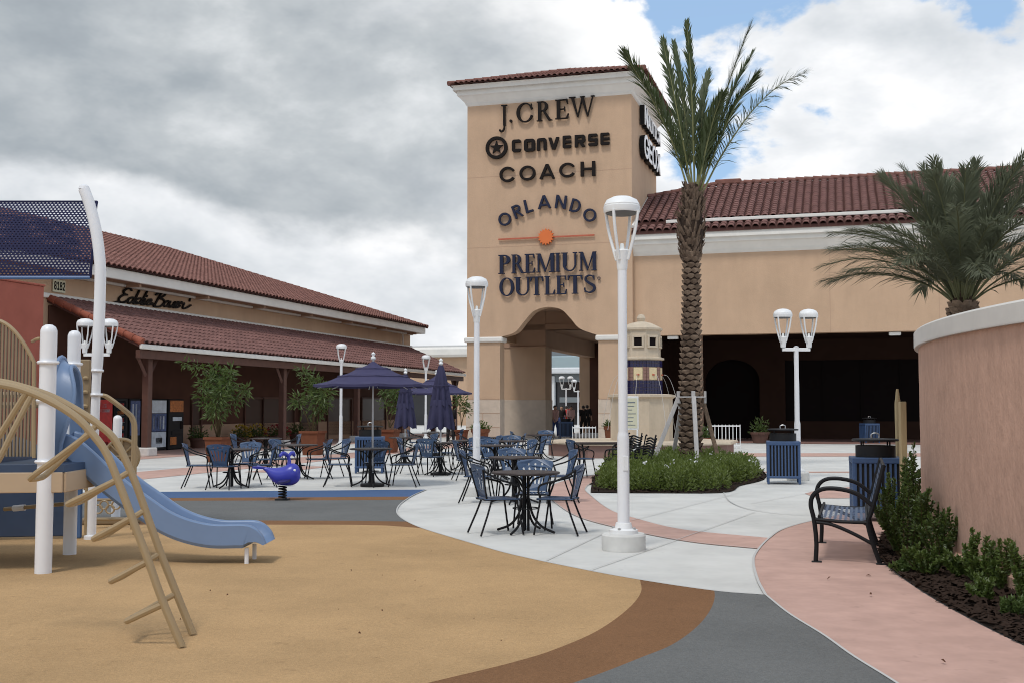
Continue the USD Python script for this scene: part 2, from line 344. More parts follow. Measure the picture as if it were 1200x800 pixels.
def leaves_mesh(P, Dr, L, W, rng, fold=.25, up=None):
    """rhombus leaves: base points P, directions Dr, lengths L, widths W -> vertices, faces"""
    n = len(P); Dr = Dr / (np.linalg.norm(Dr, axis=1, keepdims=True) + 1e-9)
    R = rng.normal(size=(n, 3)) if up is None else up + rng.normal(size=(n, 3)) * .35
    S = np.cross(Dr, R); S /= np.linalg.norm(S, axis=1, keepdims=True) + 1e-9
    N = np.cross(S, Dr); L = np.broadcast_to(L, n)[:, None]; W = np.broadcast_to(W, n)[:, None]
    mid = P + Dr * L * .45
    v = np.stack([P, mid + S * W / 2 + N * W * fold, P + Dr * L - N * L * .08, mid - S * W / 2 + N * W * fold], 1).reshape(-1, 3)
    k = np.arange(n)[:, None] * 4
    return v, np.vstack([k + [0, 1, 2], k + [0, 2, 3]])
# ------------------------------------------------------------------ ground
def gp(pts, n=10): return curve(np.array([G(*p)[:2] for p in pts]), n)
def line_off(g, w): return LineString(g).buffer(w, cap_style='flat')
big = MB().sheet(sbox(-900, -60, 900, 1800), 0.0); big.build('ground', K['concrete'], kind='structure', smooth=False)
conc_edge = gp([(500, 573.5), (484, 580.5), (470, 590), (465, 598), (468, 605), (480, 613), (500, 621), (550, 636), (600, 650), (680, 667), (751, 680), (836, 692.5), (897, 697.5)])
pink_left = gp([(897, 697.5), (925, 720), (965, 745), (1000, 770), (1045, 798), (1100, 835), (1180, 893)])
far_l = G(217, 576)[:2]; far_r = conc_edge[0]; fd = (far_r - far_l) / np.linalg.norm(far_r - far_l)
def far_line(px, py, ext=14): p = G(px, py)[:2]; return p - fd * ext
lawn = np.vstack([far_l - fd * 14, conc_edge, pink_left, [[3.0, 2.2], [-14, 2.2]], [far_l - fd * 14 - [0, 4]]])
play = Polygon(lawn).buffer(0)
def smooth_poly(px, tail): return Polygon(np.vstack([gp(px), tail])).buffer(0).intersection(play)
yl = far_l - fd * 14
sand = smooth_poly([(300, 615), (425, 615.3), (480, 618), (560, 626), (640, 640), (710, 660), (744, 675), (751, 685), (750, 697), (735, 715), (700, 740), (650, 762), (600, 777.5), (520, 797), (400, 826), (250, 860)], [[-3, 2.2], [-14, 2.2], [yl[0], G(300, 615)[1]]])
brown = smooth_poly([(310, 610), (440, 610.7), (500, 612.5), (600, 620), (700, 638), (790, 662), (828, 680), (837, 693), (835, 710), (820, 732), (790, 755), (750, 772), (682, 798), (560, 836), (420, 880)], [[-1.5, 2.2], [-14, 2.2], [yl[0], G(310, 610)[1]]])
def band(y0l, y0r, y1l, y1r):
    a, b, c, d = G(217, y0l)[:2], G(500, y0r)[:2], G(500, y1r)[:2], G(217, y1l)[:2]
    e = lambda p, q: (p - (q - p) / np.linalg.norm(q - p) * 14, q + (q - p) / np.linalg.norm(q - p) * 3)
    (a, b), (d, c) = e(a, b), e(d, c)
    return Polygon([a, b, c, d]).intersection(play)
blue_strip = band(575.6, 573, 583.4, 581.8); brown_strip = band(583.4, 581.8, 586.8, 585.6)
cut = unary_union([brown, blue_strip, brown_strip])
MB().sheet(play.difference(cut), .010).build('grey_rubber_surface', K['grey'], kind='structure', smooth=False)
MB().sheet(brown.difference(sand), .010).build('brown_rubber_ring', K['brown'], kind='structure', smooth=False)
MB().sheet(brown_strip, .010).build('brown_rubber_strip', K['brown'], kind='structure', smooth=False)
MB().sheet(sand, .010).build('tan_rubber_surface', K['sand'], kind='structure', smooth=False)
MB().sheet(blue_strip, .010).build('blue_rubber_strip', K['bluestrip'], kind='structure', smooth=False)
# pink paths
bed_edge = gp([(1075, 588), (1052, 604), (1036, 625), (1030, 648), (1040, 664), (1080, 693), (1130, 722), (1200, 757), (1330, 818), (1480, 890)])
pink_top = gp([(1075, 588), (1010, 598), (958, 608.5), (920, 619), (900, 632), (886, 648), (883, 660), (888, 680), (897, 697.5)])
pink_main = Polygon(np.vstack([pink_top, pink_left[1:], bed_edge[::-1][:-1]])).buffer(0)
loop_o = gp([(890, 643), (810, 635), (740, 622), (680, 606.5), (652, 590), (642, 578), (652, 566), (690, 557), (740, 552), (800, 549)])
loop_i = gp([(900, 630), (800, 620), (745, 607), (715, 597), (693, 581), (686, 572), (700, 564), (745, 557), (800, 553)])
pink_loop = Polygon(np.vstack([loop_o, loop_i[::-1]])).buffer(0).difference(pink_main)
wedge = Polygon(gp([(943, 578), (960, 574), (1000, 570), (1080, 566), (1080, 578), (1000, 583), (958, 583.5)], 4)).buffer(0)
MB().sheet(pink_main, .006).build('pink_path', K['pink'], kind='structure', smooth=False)
MB().sheet(pink_loop, .006).build('pink_path_loop', K['pink'], kind='structure', smooth=False)
MB().sheet(wedge, .006).build('pink_path_wedge', K['pink'], kind='structure', smooth=False)
def strip_lb(a0, a1, b0, b1): return Polygon([LB.w(a, b)[:2] for a, b in ((a0, b0), (a1, b0), (a1, b1), (a0, b1))])
pb = unary_union([strip_lb(-3.5, 0.9, -14, 34), strip_lb(4.9, 6.7, -14, 20), strip_lb(7.4, 8.3, -6.5, -3.5)])
MB().sheet(pb, .006).build('pink_paving_bands', K['pink'], kind='structure', smooth=False)
def strip_px(x0, x1, yt, yb): return Polygon([G(x0, yt)[:2], G(x1, yt)[:2], G(x1, yb)[:2], G(x0, yb)[:2]])
MB().sheet(unary_union([strip_px(835, 1110, 530.5, 534.5), strip_px(850, 1100, 552.2, 553.6)]), .006).build('pink_paving_strips', K['pink'], kind='structure', smooth=False)
# saw-cut joints in the concrete
jl = []
jl.append(line_off(gp([(848, 577), (856, 588), (880, 597), (930, 603), (985, 602)]), .011))
for a, b in (((740, 610), (866, 577.5)), ((465, 600), (640, 577)), ((640, 657), (735, 612)), ((500, 573), (620, 560)), ((690, 669), (790, 634)), ((250, 561), (640, 556)), ((880, 590), (1010, 566)), ((862, 552), (1075, 546)), ((790, 634), (885, 600))):
    jl.append(line_off(np.array([G(*a)[:2], G(*b)[:2]]), .006))
jl.append(line_off(pink_top, .012)); jl.append(line_off(pink_left, .010)); jl.append(line_off(conc_edge, .010)); jl.append(line_off(loop_o, .006)); jl.append(line_off(loop_i, .006))
MB().sheet(unary_union(jl), .0145).build('paving_joints', K['joint'], kind='structure', smooth=False)

# ------------------------------------------------------------------ roof tiles
def tile_arrays(w, L, h, seg=5):
    th = np.linspace(0, np.pi, seg + 1)
    x = -np.cos(th) * w / 2; z = np.sin(th) * h
    v = [(a, 0.0, b + .02) for a, b in zip(x, z)] + [(a * .9, L, b * .9 - .005) for a, b in zip(x, z)]
    v += [(a * .86, 0.0, b * .8 + .012) for a, b in zip(x, z)]
    n = seg + 1
    f = [(i, i + 1, n + i + 1, n + i) for i in range(seg)] + [(i + 1, i, 2 * n + i, 2 * n + i + 1) for i in range(seg)]
    return np.array(v), np.array(f)
def tile_roof(parent, o, along, up, ncol, nrow, w, L, mat, keep=None, singles=0, key=None, h=None):
    """rows of barrel tiles in the plane through o spanned by along and up; keep(s, t) clips; the singles largest become parts"""
    along, up = np.asarray(along, float), np.asarray(up, float); nrm = np.cross(along, up); nrm /= np.linalg.norm(nrm)
    if nrm[2] < 0: nrm = -nrm
    tv, tf = tile_arrays(w * .84, L * 1.12, h or w * .30); rng = random.Random(5); spots = []
    for r in range(nrow):
        for c in range(ncol):
            s, t = (c + .5) * w, r * L
            if keep and not keep(s, t + L * .5): continue
            spots.append((s + rng.uniform(-.006, .006), t + rng.uniform(-.012, .012), rng.uniform(-.02, .02)))
    R = np.stack([along, up, nrm], 1); mb = MB()
    order = sorted(range(len(spots)), key=lambda i: key(spots[i])) if key else range(len(spots))
    for k, i in enumerate(order):
        s, t, a = spots[i]; v = (tv @ rot_z(a).T) @ R.T + np.asarray(o, float) + along * s + up * t + nrm * .012
        if k < singles: MB().add(v, tf).build('roof_tile', mat, parent, smooth=60)
        else: mb.add(v, tf)
    if mb.n: mb.build('roof_tiles', mat, parent, smooth=False, kind='stuff')

# ------------------------------------------------------------------ left shop building
def left_building():
    b = thing('shop_building', 'long peach shop building with red tiled roofs and script sign over a colonnade', 'building', LB.o, FR)
    R = 3.53
    MB().box((-R - .15, 10.3, 3.0), (.3, 44.4, 6.0)).build('upper_wall', K['stucco'], b, smooth=False)
    MB().box((-R - 5.4, 32.35, 3.0), (10.2, .3, 6.0)).build('end_wall', K['stucco'], b, smooth=False)
    # colonnade back wall skin, darker
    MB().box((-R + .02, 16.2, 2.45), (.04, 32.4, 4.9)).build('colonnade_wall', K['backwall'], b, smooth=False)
    MB().box((-R + .06, 16.2, .45), (.05, 32.4, .9), ch=.01).build('wall_base', K['stuccod'], b, smooth=False)
    # white band where the lean-to meets the wall
    MB().box((-R + .06, 10.3, 5.22), (.12, 44.6, .16), ch=.02).build('wall_band', K['trim'], b, smooth=False)
    # upper eave
    e = -R + .9
    MB().box((e - .06, 10.3, 6.18), (.14, 44.8, .37), ch=.02).build('fascia', K['trim'], b, smooth=False)
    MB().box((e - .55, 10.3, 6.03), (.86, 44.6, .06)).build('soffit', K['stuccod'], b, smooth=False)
    MB().box((-R + .10, 10.3, 5.955), (.16, 44.5, .10), ch=.03).build('cornice_moulding', K['trim'], b, smooth=False)
    MB().box((e - 5.5, 32.75, 6.18), (10.9, .14, .37), ch=.02).build('end_fascia', K['trim'], b, smooth=False)
    for k in range(10):
        MB().box((e - .50, -9.8 + k * 4.6, 5.95), (.7, .12, .12), ch=.02).build('eave_bracket', K['stuccod'], b, smooth=False)
    # upper roof: hip at the far end
    y1 = 32.8; rise = 3.75; run = 11.0; z0 = 6.38
    v = [(e + .12, -14, z0), (e + .12, y1 + .1, z0), (e - run, y1 - run, z0 + rise), (e - run, -14, z0 + rise), (e - 2 * run, y1 + .1, z0), (e - 2 * run, -14, z0)]
    MB().add(v, [(0, 1, 2), (0, 2, 3), (1, 4, 2), (2, 4, 5), (2, 5, 3), (0, 5, 4), (0, 4, 1)]).build('roof_deck', K['tilebed'], b, smooth=False)
    sl = math.hypot(run, rise); up = np.array([-run, 0, rise]) / sl
    tile_roof(b, (e + .17, -12, z0 + .01), (0, 1, 0), up, 149, 30, .30, .388, K['tile'], keep=lambda s, t: s < y1 + 12 - t * run / sl)
    mb = MB(); p0 = np.array([e + .1, y1 + .05, z0 + .05]); p1 = np.array([e - run, y1 - run, z0 + rise + .06])
    for q in np.linspace(0, 1, 40)[:-1]:
        c = p0 + (p1 - p0) * q; mb.tube([c, c + (p1 - p0) / 36], [.12, .09], 8)
    for q in np.arange(-12, y1 - run, .4): mb.tube([(e - run, q, z0 + rise + .05), (e - run, q + .44, z0 + rise + .03)], [.12, .09], 8)
    mb.build('ridge_tiles', K['tile'], b, smooth=60, kind='stuff')
    # lean-to roof over the colonnade
    z1, z2 = 3.58, 5.12; sl = math.hypot(R, z2 - z1); up = np.array([-R, 0, z2 - z1]) / sl
    v = [(.05, -.05, z1), (.05, 32.2, z1), (-R, 32.2, z2), (-R, -.05, z2)]; v += [(x, y, z - .12) for x, y, z in v]
    MB().add(v, [(0, 1, 2, 3), (7, 6, 5, 4), (0, 4, 5, 1), (1, 5, 6, 2), (3, 2, 6, 7), (0, 3, 7, 4)]).build('lean_to_deck', K['tilebed'], b, smooth=False)
    tile_roof(b, (.10, 0, z1 + .02), (0, 1, 0), up, 107, 10, .30, sl / 9.95, K['tile2'])
    MB().box((.06, 16.1, z1 - .07), (.10, 32.4, .16), ch=.02).build('gutter', K['trim'], b, smooth=False)
    MB().box((-.10, 16.1, z1 - .30), (.16, 32.2, .26)).build('eave_beam', K['darkwood'], b, smooth=False)
    for q in np.linspace(0, 1, 12)[:-1]:
        c = np.array([.08, -.02, z1 + .06]) + (np.array([-R, -.02, z2 + .06]) - np.array([.08, -.02, z1 + .06])) * q
        MB().tube([c, c + up * sl / 10.2], [.125, .10], 10).build('verge_tile', K['ridge'], b, smooth=60)
    MB().box((-1.85, .42, .012), (3.6, .01, .01)).build('threshold', K['trim'], b, smooth=False)
    MB().tube([(-R + .18, 30.9, 5.3), (-R + .18, 30.9, 5.95)], .05, 8).build('pipe', K['trim'], b)
    # rows of posts
    for k, (px, base) in enumerate(((172, 1), (331, 1), (418, 1), (470, 1), (508, 1), (533, 1))):
        y = LB.side(px, 480, -.35)[1]
        p = MB().box((-.35, y, 1.75), (.24, .24, 3.0), ch=.015).build('post', K['darkwood'], b, smooth=False)
        MB().box((-.35, y, .14), (.52, .52, .28), ch=.03).build('post_base', K['foot'], p, smooth=False)
        for sy in (-1, 1):
            MB().tube([(-.35, y + sy * .08, 2.6), (-.35, y + sy * .55, 3.2)], .07, 4).build('post_brace', K['darkwood'], p, smooth=False)
    # shop windows
    def win(x0, x1, yt, name='shop_window', gm='glass'):
        p0 = LB.side(x0, yt, -R + .1); y0 = p0[1]; yb = LB.side(x1, yt, -R + .1)[1]; z = 1.55 + (478 - yt) / FPX * LB.w(-R, (y0 + yb) / 2)[1]
        w = MB().box((-R + .06, (y0 + yb) / 2, z / 2 + .1), (.05, yb - y0, z - .2)).build(name, K[gm], b, smooth=False)
        fr = MB(); fr.box((-R + .10, (y0 + yb) / 2, z), (.09, yb - y0 + .1, .08)); fr.box((-R + .10, y0, z / 2), (.09, .07, z)); fr.box((-R + .10, yb, z / 2), (.09, .07, z))
        fr.build('frame', K['darkwood'], w, smooth=False); return y0, yb, z
    for x0, x1 in ((225, 236), (287, 308), (308, 345), (352, 372), (384, 412), (424, 452)): win(x0, x1, 466, gm='winwall')
    return b
bl = left_building()
# vending machines against the colonnade wall
def vending(x0, x1, label, face, h=1.86):
    y0 = LB.side(x0, 480, -2.68)[1]; y1 = LB.side(x1, 480, -2.68)[1]; w = y1 - y0; t = thing('vending_machine', label, 'vending machine', LB.w(-3.06, (y0 + y1) / 2), FR)
    MB().box((0, 0, h / 2 + .04), (.76, w, h), ch=.02).build('cabinet', K['darkgrey'], t, smooth=False)
    for sx in (-1, 1): MB().box((sx * .3, 0, .03), (.08, w * .9, .06)).build('foot', K['black'], t, smooth=False)
    for nm, m, z0, z1, a, b in face:
        MB().box((.39, (a + b - 1) / 2 * w, (z0 + z1) / 2 * h + .04), (.025 if nm != 'button' else .05, (b - a) * w, (z1 - z0) * h), ch=.006).build(nm, K[m], t, smooth=False)
vending(177, 195.5, 'pale blue fronted vending machine just right of the first colonnade post', [('top_panel', 'winpale', .72, .97, .05, .95), ('front_panel', 'winblue', .36, .71, .05, .95), ('lower_panel', 'winpale', .05, .35, .05, .95)] + [('bottle_picture', 'winpale', .40, .66, .12 + .2 * k, .22 + .2 * k) for k in range(4)] + [('delivery_flap', 'black', .12, .24, .3, .7)])
vending(198, 215.5, 'dark vending machine with orange top right of the pale blue one', [('top_panel', 'winorange', .74, .97, .06, .94), ('label_panel', 'winpale', .56, .64, .25, .85), ('lower_panel', 'winorange', .08, .24, .1, .5), ('delivery_flap', 'black', .28, .36, .2, .8), ('coin_panel', 'arcdark', .40, .54, .75, .92)])
vending(112, 132, 'bright red vending machine behind the playground hand rails', [('front_panel', 'winred', .04, .97, .04, .96), ('label_panel', 'winpale', .74, .80, .2, .8), ('label_panel', 'winpale', .82, .90, .35, .6), ('delivery_flap', 'black', .1, .2, .25, .75)])
vending(134.5, 150, 'black glass fronted vending machine right of the bright red one', [('window', 'glass', .2, .95, .06, .74), ('coin_panel', 'darkgrey', .2, .95, .78, .95)] + [('shelf', 'steel', .26 + .14 * k, .275 + .14 * k, .08, .72) for k in range(5)] + [('snack_row', 'winorange' if k % 2 else 'winred', .28 + .14 * k, .35 + .14 * k, .12, .66) for k in range(5)])
vending(152, 164.5, 'grey fronted vending machine left of the first colonnade post', [('front_panel', 'winblue', .3, .96, .05, .95), ('lower_panel', 'darkgrey', .04, .28, .05, .95), ('label_panel', 'winpale', .5, .9, .2, .34), ('label_panel', 'winpale', .5, .9, .5, .64)])
def red_block():
    t = thing('terracotta_wall', 'terracotta red wall block at the left edge beneath the navy canopy', 'wall', LB.o, FR)
    ze = PL(52, 336, LB.w(-2.03, 0), U); y = LB.l(ze)[1]; z = ze[2]
    MB().box((-2.78, y - 6, z / 2), (1.5, 12, z), ch=.02).build('wall', K['red'], t, smooth=False)
    MB().box((-2.78, y - 6, z + .03), (1.56, 12.06, .06), ch=.015).build('coping', K['red'], t, smooth=False)
red_block()
# script lettering over the lean-to and the street number, measured on the wall
def wall_strokes(name, label, strokes, a, w, mat, depth=.06, offx=0.0, sc=1.0, crop=(130, 330, 12.632)):
    t = thing(name, label, 'sign', LB.o, FR)
    for st in strokes:
        P = []
        for x, y in curve(np.array(st, float), 6):
            q = LB.side(crop[0] + x / crop[2], crop[1] + y / crop[2], a); P.append((q[1], q[2]))
        g = LineString(P).buffer(w).simplify(.004)
        MB().poly(g, depth, lambda v: np.c_[a + .03 + v[:, 2], v[:, 0], v[:, 1]]).build('letter', mat, t, smooth=False)
    return t
SG = {'E': [[(.75, .92), (.62, 1.04), (.36, 1.0), (.22, .8), (.34, .62), (.52, .58), (.28, .54), (.07, .36), (.05, .15), (.22, .0), (.5, .05), (.72, .22)]],
      'd': [[(.50, .36), (.27, .42), (.06, .22), (.14, .02), (.34, .06), (.54, .34)], [(.66, .95), (.55, .38), (.48, .1), (.58, .0), (.74, .12)]],
      'i': [[(.12, .4), (.03, .1), (.12, .0), (.28, .12)], [(.14, .58), (.17, .64)]],
      'e': [[(.05, .18), (.30, .24), (.36, .36), (.24, .42), (.05, .2), (.14, .02), (.36, .05), (.48, .16)]],
      'B': [[(.40, 1.0), (.28, .5), (.14, -.06)], [(.04, .78), (.26, 1.0), (.58, 1.06), (.68, .86), (.50, .66), (.28, .56), (.60, .52), (.80, .30), (.62, .0), (.28, -.06), (.06, .06)]],
      'a': [[(.42, .36), (.24, .42), (.05, .2), (.14, .02), (.30, .06), (.43, .38)], [(.43, .4), (.39, .1), (.47, .0), (.6, .12)]],
      'u': [[(.08, .4), (.03, .12), (.14, .0), (.28, .08), (.40, .4)], [(.40, .4), (.36, .1), (.44, 0), (.56, .12)]],
      'r': [[(.0, .25), (.13, .45), (.17, .34), (.34, .37), (.32, .1), (.42, 0), (.62, .08), (.85, .28)], [(.66, .72), (.67, .58)]]}
EB = [[(x0 + 205 * x + 62 * y, 305 + .098 * (x0 + 205 * x - 85) - 200 * y) for x, y in st] for ch, x0 in (('E', 75), ('d', 205), ('d', 320), ('i', 440), ('e', 486), ('B', 590), ('a', 742), ('u', 822), ('e', 895), ('r', 972)) for st in SG[ch]]
EB.append([(20, 318), (80, 300), (140, 318), (200, 300)])
wall_strokes('script_sign', 'dark handwritten style shop sign on the peach wall above the lean-to roof', EB, -3.53, .034, K['letter'])
def number_plate():
    a = -3.5; p = LB.side(68.5, 335.5, a)
    t = thing('number_plate', 'small street number plate high on the wall beside the canopy pole', 'sign', LB.w(a, p[1], p[2]), FR)
    MB().box((.02, 0, 0), (.04, .62, .42), ch=.01).build('plate', K['screen'], t, smooth=False)
    m = meshkit.text_mesh('8182', .26, .012, True); v = np.array(m.vertices); v[:, :2] -= (v[:, :2].max(0) + v[:, :2].min(0)) / 2; s = .54 / np.ptp(v[:, 0])
    MB().add(np.c_[.041 + v[:, 2], v[:, 0] * s, v[:, 1]], m.faces).build('digits', K['letter'], t, smooth=False)
number_plate()
# ------------------------------------------------------------------ sign tower
def sheet_plate(mb, g, depth, fn): mb.poly(g, depth, fn); return mb
XR = TW.front(741, 300)[0]                                # tower width
DEPTH = 7.2; ZT = 16.1; ZS = TW.front(560, 397)[2]
def tower():
    t = thing('sign_tower', 'tall square peach tower with shop lettering, curved archway and tiled cap', 'tower', TW.o, FR)
    pr = [TW.front(*p) for p in ((586, 395), (603, 389.5), (614, 377), (625.5, 364.7), (641, 360), (657, 362.5), (668, 372.6), (679.5, 385), (701, 393))]
    c = curve([(p[0], p[2]) for p in pr], 8); aL, aR = c[0][0], c[-1][0]
    op = Polygon(np.vstack([[(aL, -1)], c, [(aR, -1)]]))
    wall = sbox(0, 1.97, XR, ZT).difference(op)
    map_f = lambda b0: (lambda v: np.c_[v[:, 0], b0 + .7 - v[:, 2], v[:, 1]])
    MB().poly(wall, .7, map_f(0)).build('front_wall', K['stucco'], t, smooth=False)
    for x0, x1 in ((-.03, aL + .012), (aR - .012, XR + .03)):
        MB().box(((x0 + x1) / 2, .335, .985), (x1 - x0, .73, 1.97)).build('stone_base', K['stone'], t, smooth=False)
    # stone courses as cut joints
    mb = MB()
    for x0, x1 in ((-.03, aL), (aR, XR + .03)):
        for z in (.66, 1.32, 1.975): mb.box(((x0 + x1) / 2, -.035, z), (x1 - x0, .012, .018))
        mb.box(((x0 + x1) / 2, -.035, .98), (.018, .012, .65))
    mb.build('stone_joint', K['stuccod'], t, smooth=False)
    # faint plaster joints across the face
    mb = MB()
    for z in (TW.front(600, 206)[2], TW.front(600, 289)[2], TW.front(600, 440)[2]):
        if z > 5: mb.box((XR / 2, -.0005, z), (XR, .006, .022))
    mb.build('plaster_joint', K['stuccod'], t, smooth=False)
    # rest of the shaft
    MB().box((XR - .2, .7 + (DEPTH - .7) / 2, (ZT + 5.0) / 2), (.4, DEPTH - .7, ZT - 5.0)).build('side_wall', K['stucco'], t, smooth=False)
    MB().box((.2, .7 + (DEPTH - .7) / 2, (ZT + 5.0) / 2), (.4, DEPTH - .7, ZT - 5.0)).build('side_wall', K['stucco'], t, smooth=False)
    MB().box((XR / 2, DEPTH - .2, (ZT + 6.9) / 2), (XR - .8, .4, ZT - 6.9)).build('back_wall', K['stucco'], t, smooth=False)
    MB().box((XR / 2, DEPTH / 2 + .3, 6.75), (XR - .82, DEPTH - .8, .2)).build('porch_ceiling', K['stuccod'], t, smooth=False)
    # impost bands on the piers
    for x0, x1 in ((-.12, aL + .14), (aR - .12, XR + .12)):
        MB().box(((x0 + x1) / 2, .3, ZS - .05), (x1 - x0, .84, .24), ch=.05).build('impost_band', K['trim'], t, smooth=False)
    # inner pier, beam and far column of the passage
    il, ir = TW.front(592, 407, DEPTH)[0], TW.front(639, 407, DEPTH)[0]; zi = TW.front(620, 407, DEPTH)[2]
    MB().box(((il - 1.5 + ir) / 2, DEPTH + .7, (zi + 2) / 2), (ir - il + 1.5, 1.4, zi - 2)).build('inner_pier', K['stucco'], t, smooth=False)
    MB().box(((il - 1.5 + ir) / 2, DEPTH + .7, 1.0), (ir - il + 1.56, 1.46, 2.0), ch=.01).build('inner_pier_base', K['stone'], t, smooth=False)
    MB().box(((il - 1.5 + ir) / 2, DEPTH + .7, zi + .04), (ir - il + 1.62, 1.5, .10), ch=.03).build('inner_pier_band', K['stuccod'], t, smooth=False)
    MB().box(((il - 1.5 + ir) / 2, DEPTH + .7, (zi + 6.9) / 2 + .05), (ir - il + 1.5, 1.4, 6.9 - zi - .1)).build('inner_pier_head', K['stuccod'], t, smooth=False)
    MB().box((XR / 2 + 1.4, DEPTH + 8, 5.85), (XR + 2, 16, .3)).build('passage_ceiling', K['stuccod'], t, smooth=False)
    MB().box((ir - .35, DEPTH + 7.0, (zi + 5.7) / 2), (.7, 11.2, 5.7 - zi)).build('passage_beam', K['stuccod'], t, smooth=False)
    MB().box(((ir + XR) / 2 + .4, DEPTH + .3, 6.28), (XR - ir + .9, .5, 1.16)).build('back_lintel', K['stuccod'], t, smooth=False)
    fb = DEPTH + 12.6
    cl, cr = TW.front(679, 440, fb)[0], TW.front(691, 440, fb)[0]
    MB().box(((cl + cr) / 2, fb + .4, 2.85), (cr - cl, .8, 5.69)).build('far_column', K['stucco'], t, smooth=False)
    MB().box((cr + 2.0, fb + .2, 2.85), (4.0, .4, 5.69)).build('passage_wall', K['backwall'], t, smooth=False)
    # cornice
    pf = [(0.0, ZT - .06), (.06, ZT), (.10, ZT + .10), (.32, ZT + .34), (.40, ZT + .40), (.40, ZT + .60), (.56, ZT + .62), (.56, ZT + .80), (.64, ZT + .84)]
    def ring(o, z): return [(-o, -o, z), (XR + o, -o, z), (XR + o, DEPTH + o, z), (-o, DEPTH + o, z)]
    v = np.array([q for o, z in pf for q in ring(o, z)]); f = [(4 * i + k, 4 * i + (k + 1) % 4, 4 * i + 4 + (k + 1) % 4, 4 * i + 4 + k) for i in range(len(pf) - 1) for k in range(4)]
    n = len(v); f.append((n - 4, n - 3, n - 2, n - 1)); f.append((3, 2, 1, 0))
    MB().add(v, f).build('cornice', K['trim'], t, smooth=False)
    # hipped cap
    o = .74; ze = ZT + .87; za = ze + 1.5; A, B_, C_, D_ = ring(o, ze); ap1 = (XR / 2, DEPTH / 2, za)
    MB().add([A, B_, C_, D_, ap1], [(0, 1, 4), (1, 2, 4), (2, 3, 4), (3, 0, 4), (0, 3, 2), (0, 2, 1)]).build('roof_deck', K['tilebed'], t, smooth=False)
    W = XR + 2 * o; Dp = DEPTH + 2 * o
    sl = math.hypot(Dp / 2, za - ze)
    tile_roof(t, np.array(A) + [0, -.05, .0], (1, 0, 0), (0, Dp / 2 / sl, (za - ze) / sl), int(W / .27), 10, .27, sl / 10, K['tile'], keep=lambda s, q: W / 2 * q / sl < s < W - W / 2 * q / sl)
    sl2 = math.hypot(W / 2, za - ze)
    tile_roof(t, np.array(B_) + [.05, 0, 0], (0, 1, 0), (-W / 2 / sl2, 0, (za - ze) / sl2), int(Dp / .27), 10, .27, sl2 / 10, K['tile'], keep=lambda s, q: Dp / 2 * q / sl2 < s < Dp - Dp / 2 * q / sl2)
    mb = MB()
    for c0 in (A, B_, C_, D_):
        c0 = np.array(c0); d = np.array(ap1) - c0
        for q in np.arange(0, 1, 1 / 14): mb.tube([c0 + d * q + [0, 0, .06], c0 + d * (q + 1 / 12.5) + [0, 0, .06]], [.12, .09], 8)
    mb.build('ridge_tiles', K['tile'], t, smooth=60, kind='stuff')
    MB().lathe([(.14, 0), (.14, .08), (.05, .12)], 12, (TW.front(658, 368, .4)[0], 1.2, 6.53)).build('porch_light', K['lens'], t)
    return t
tower()

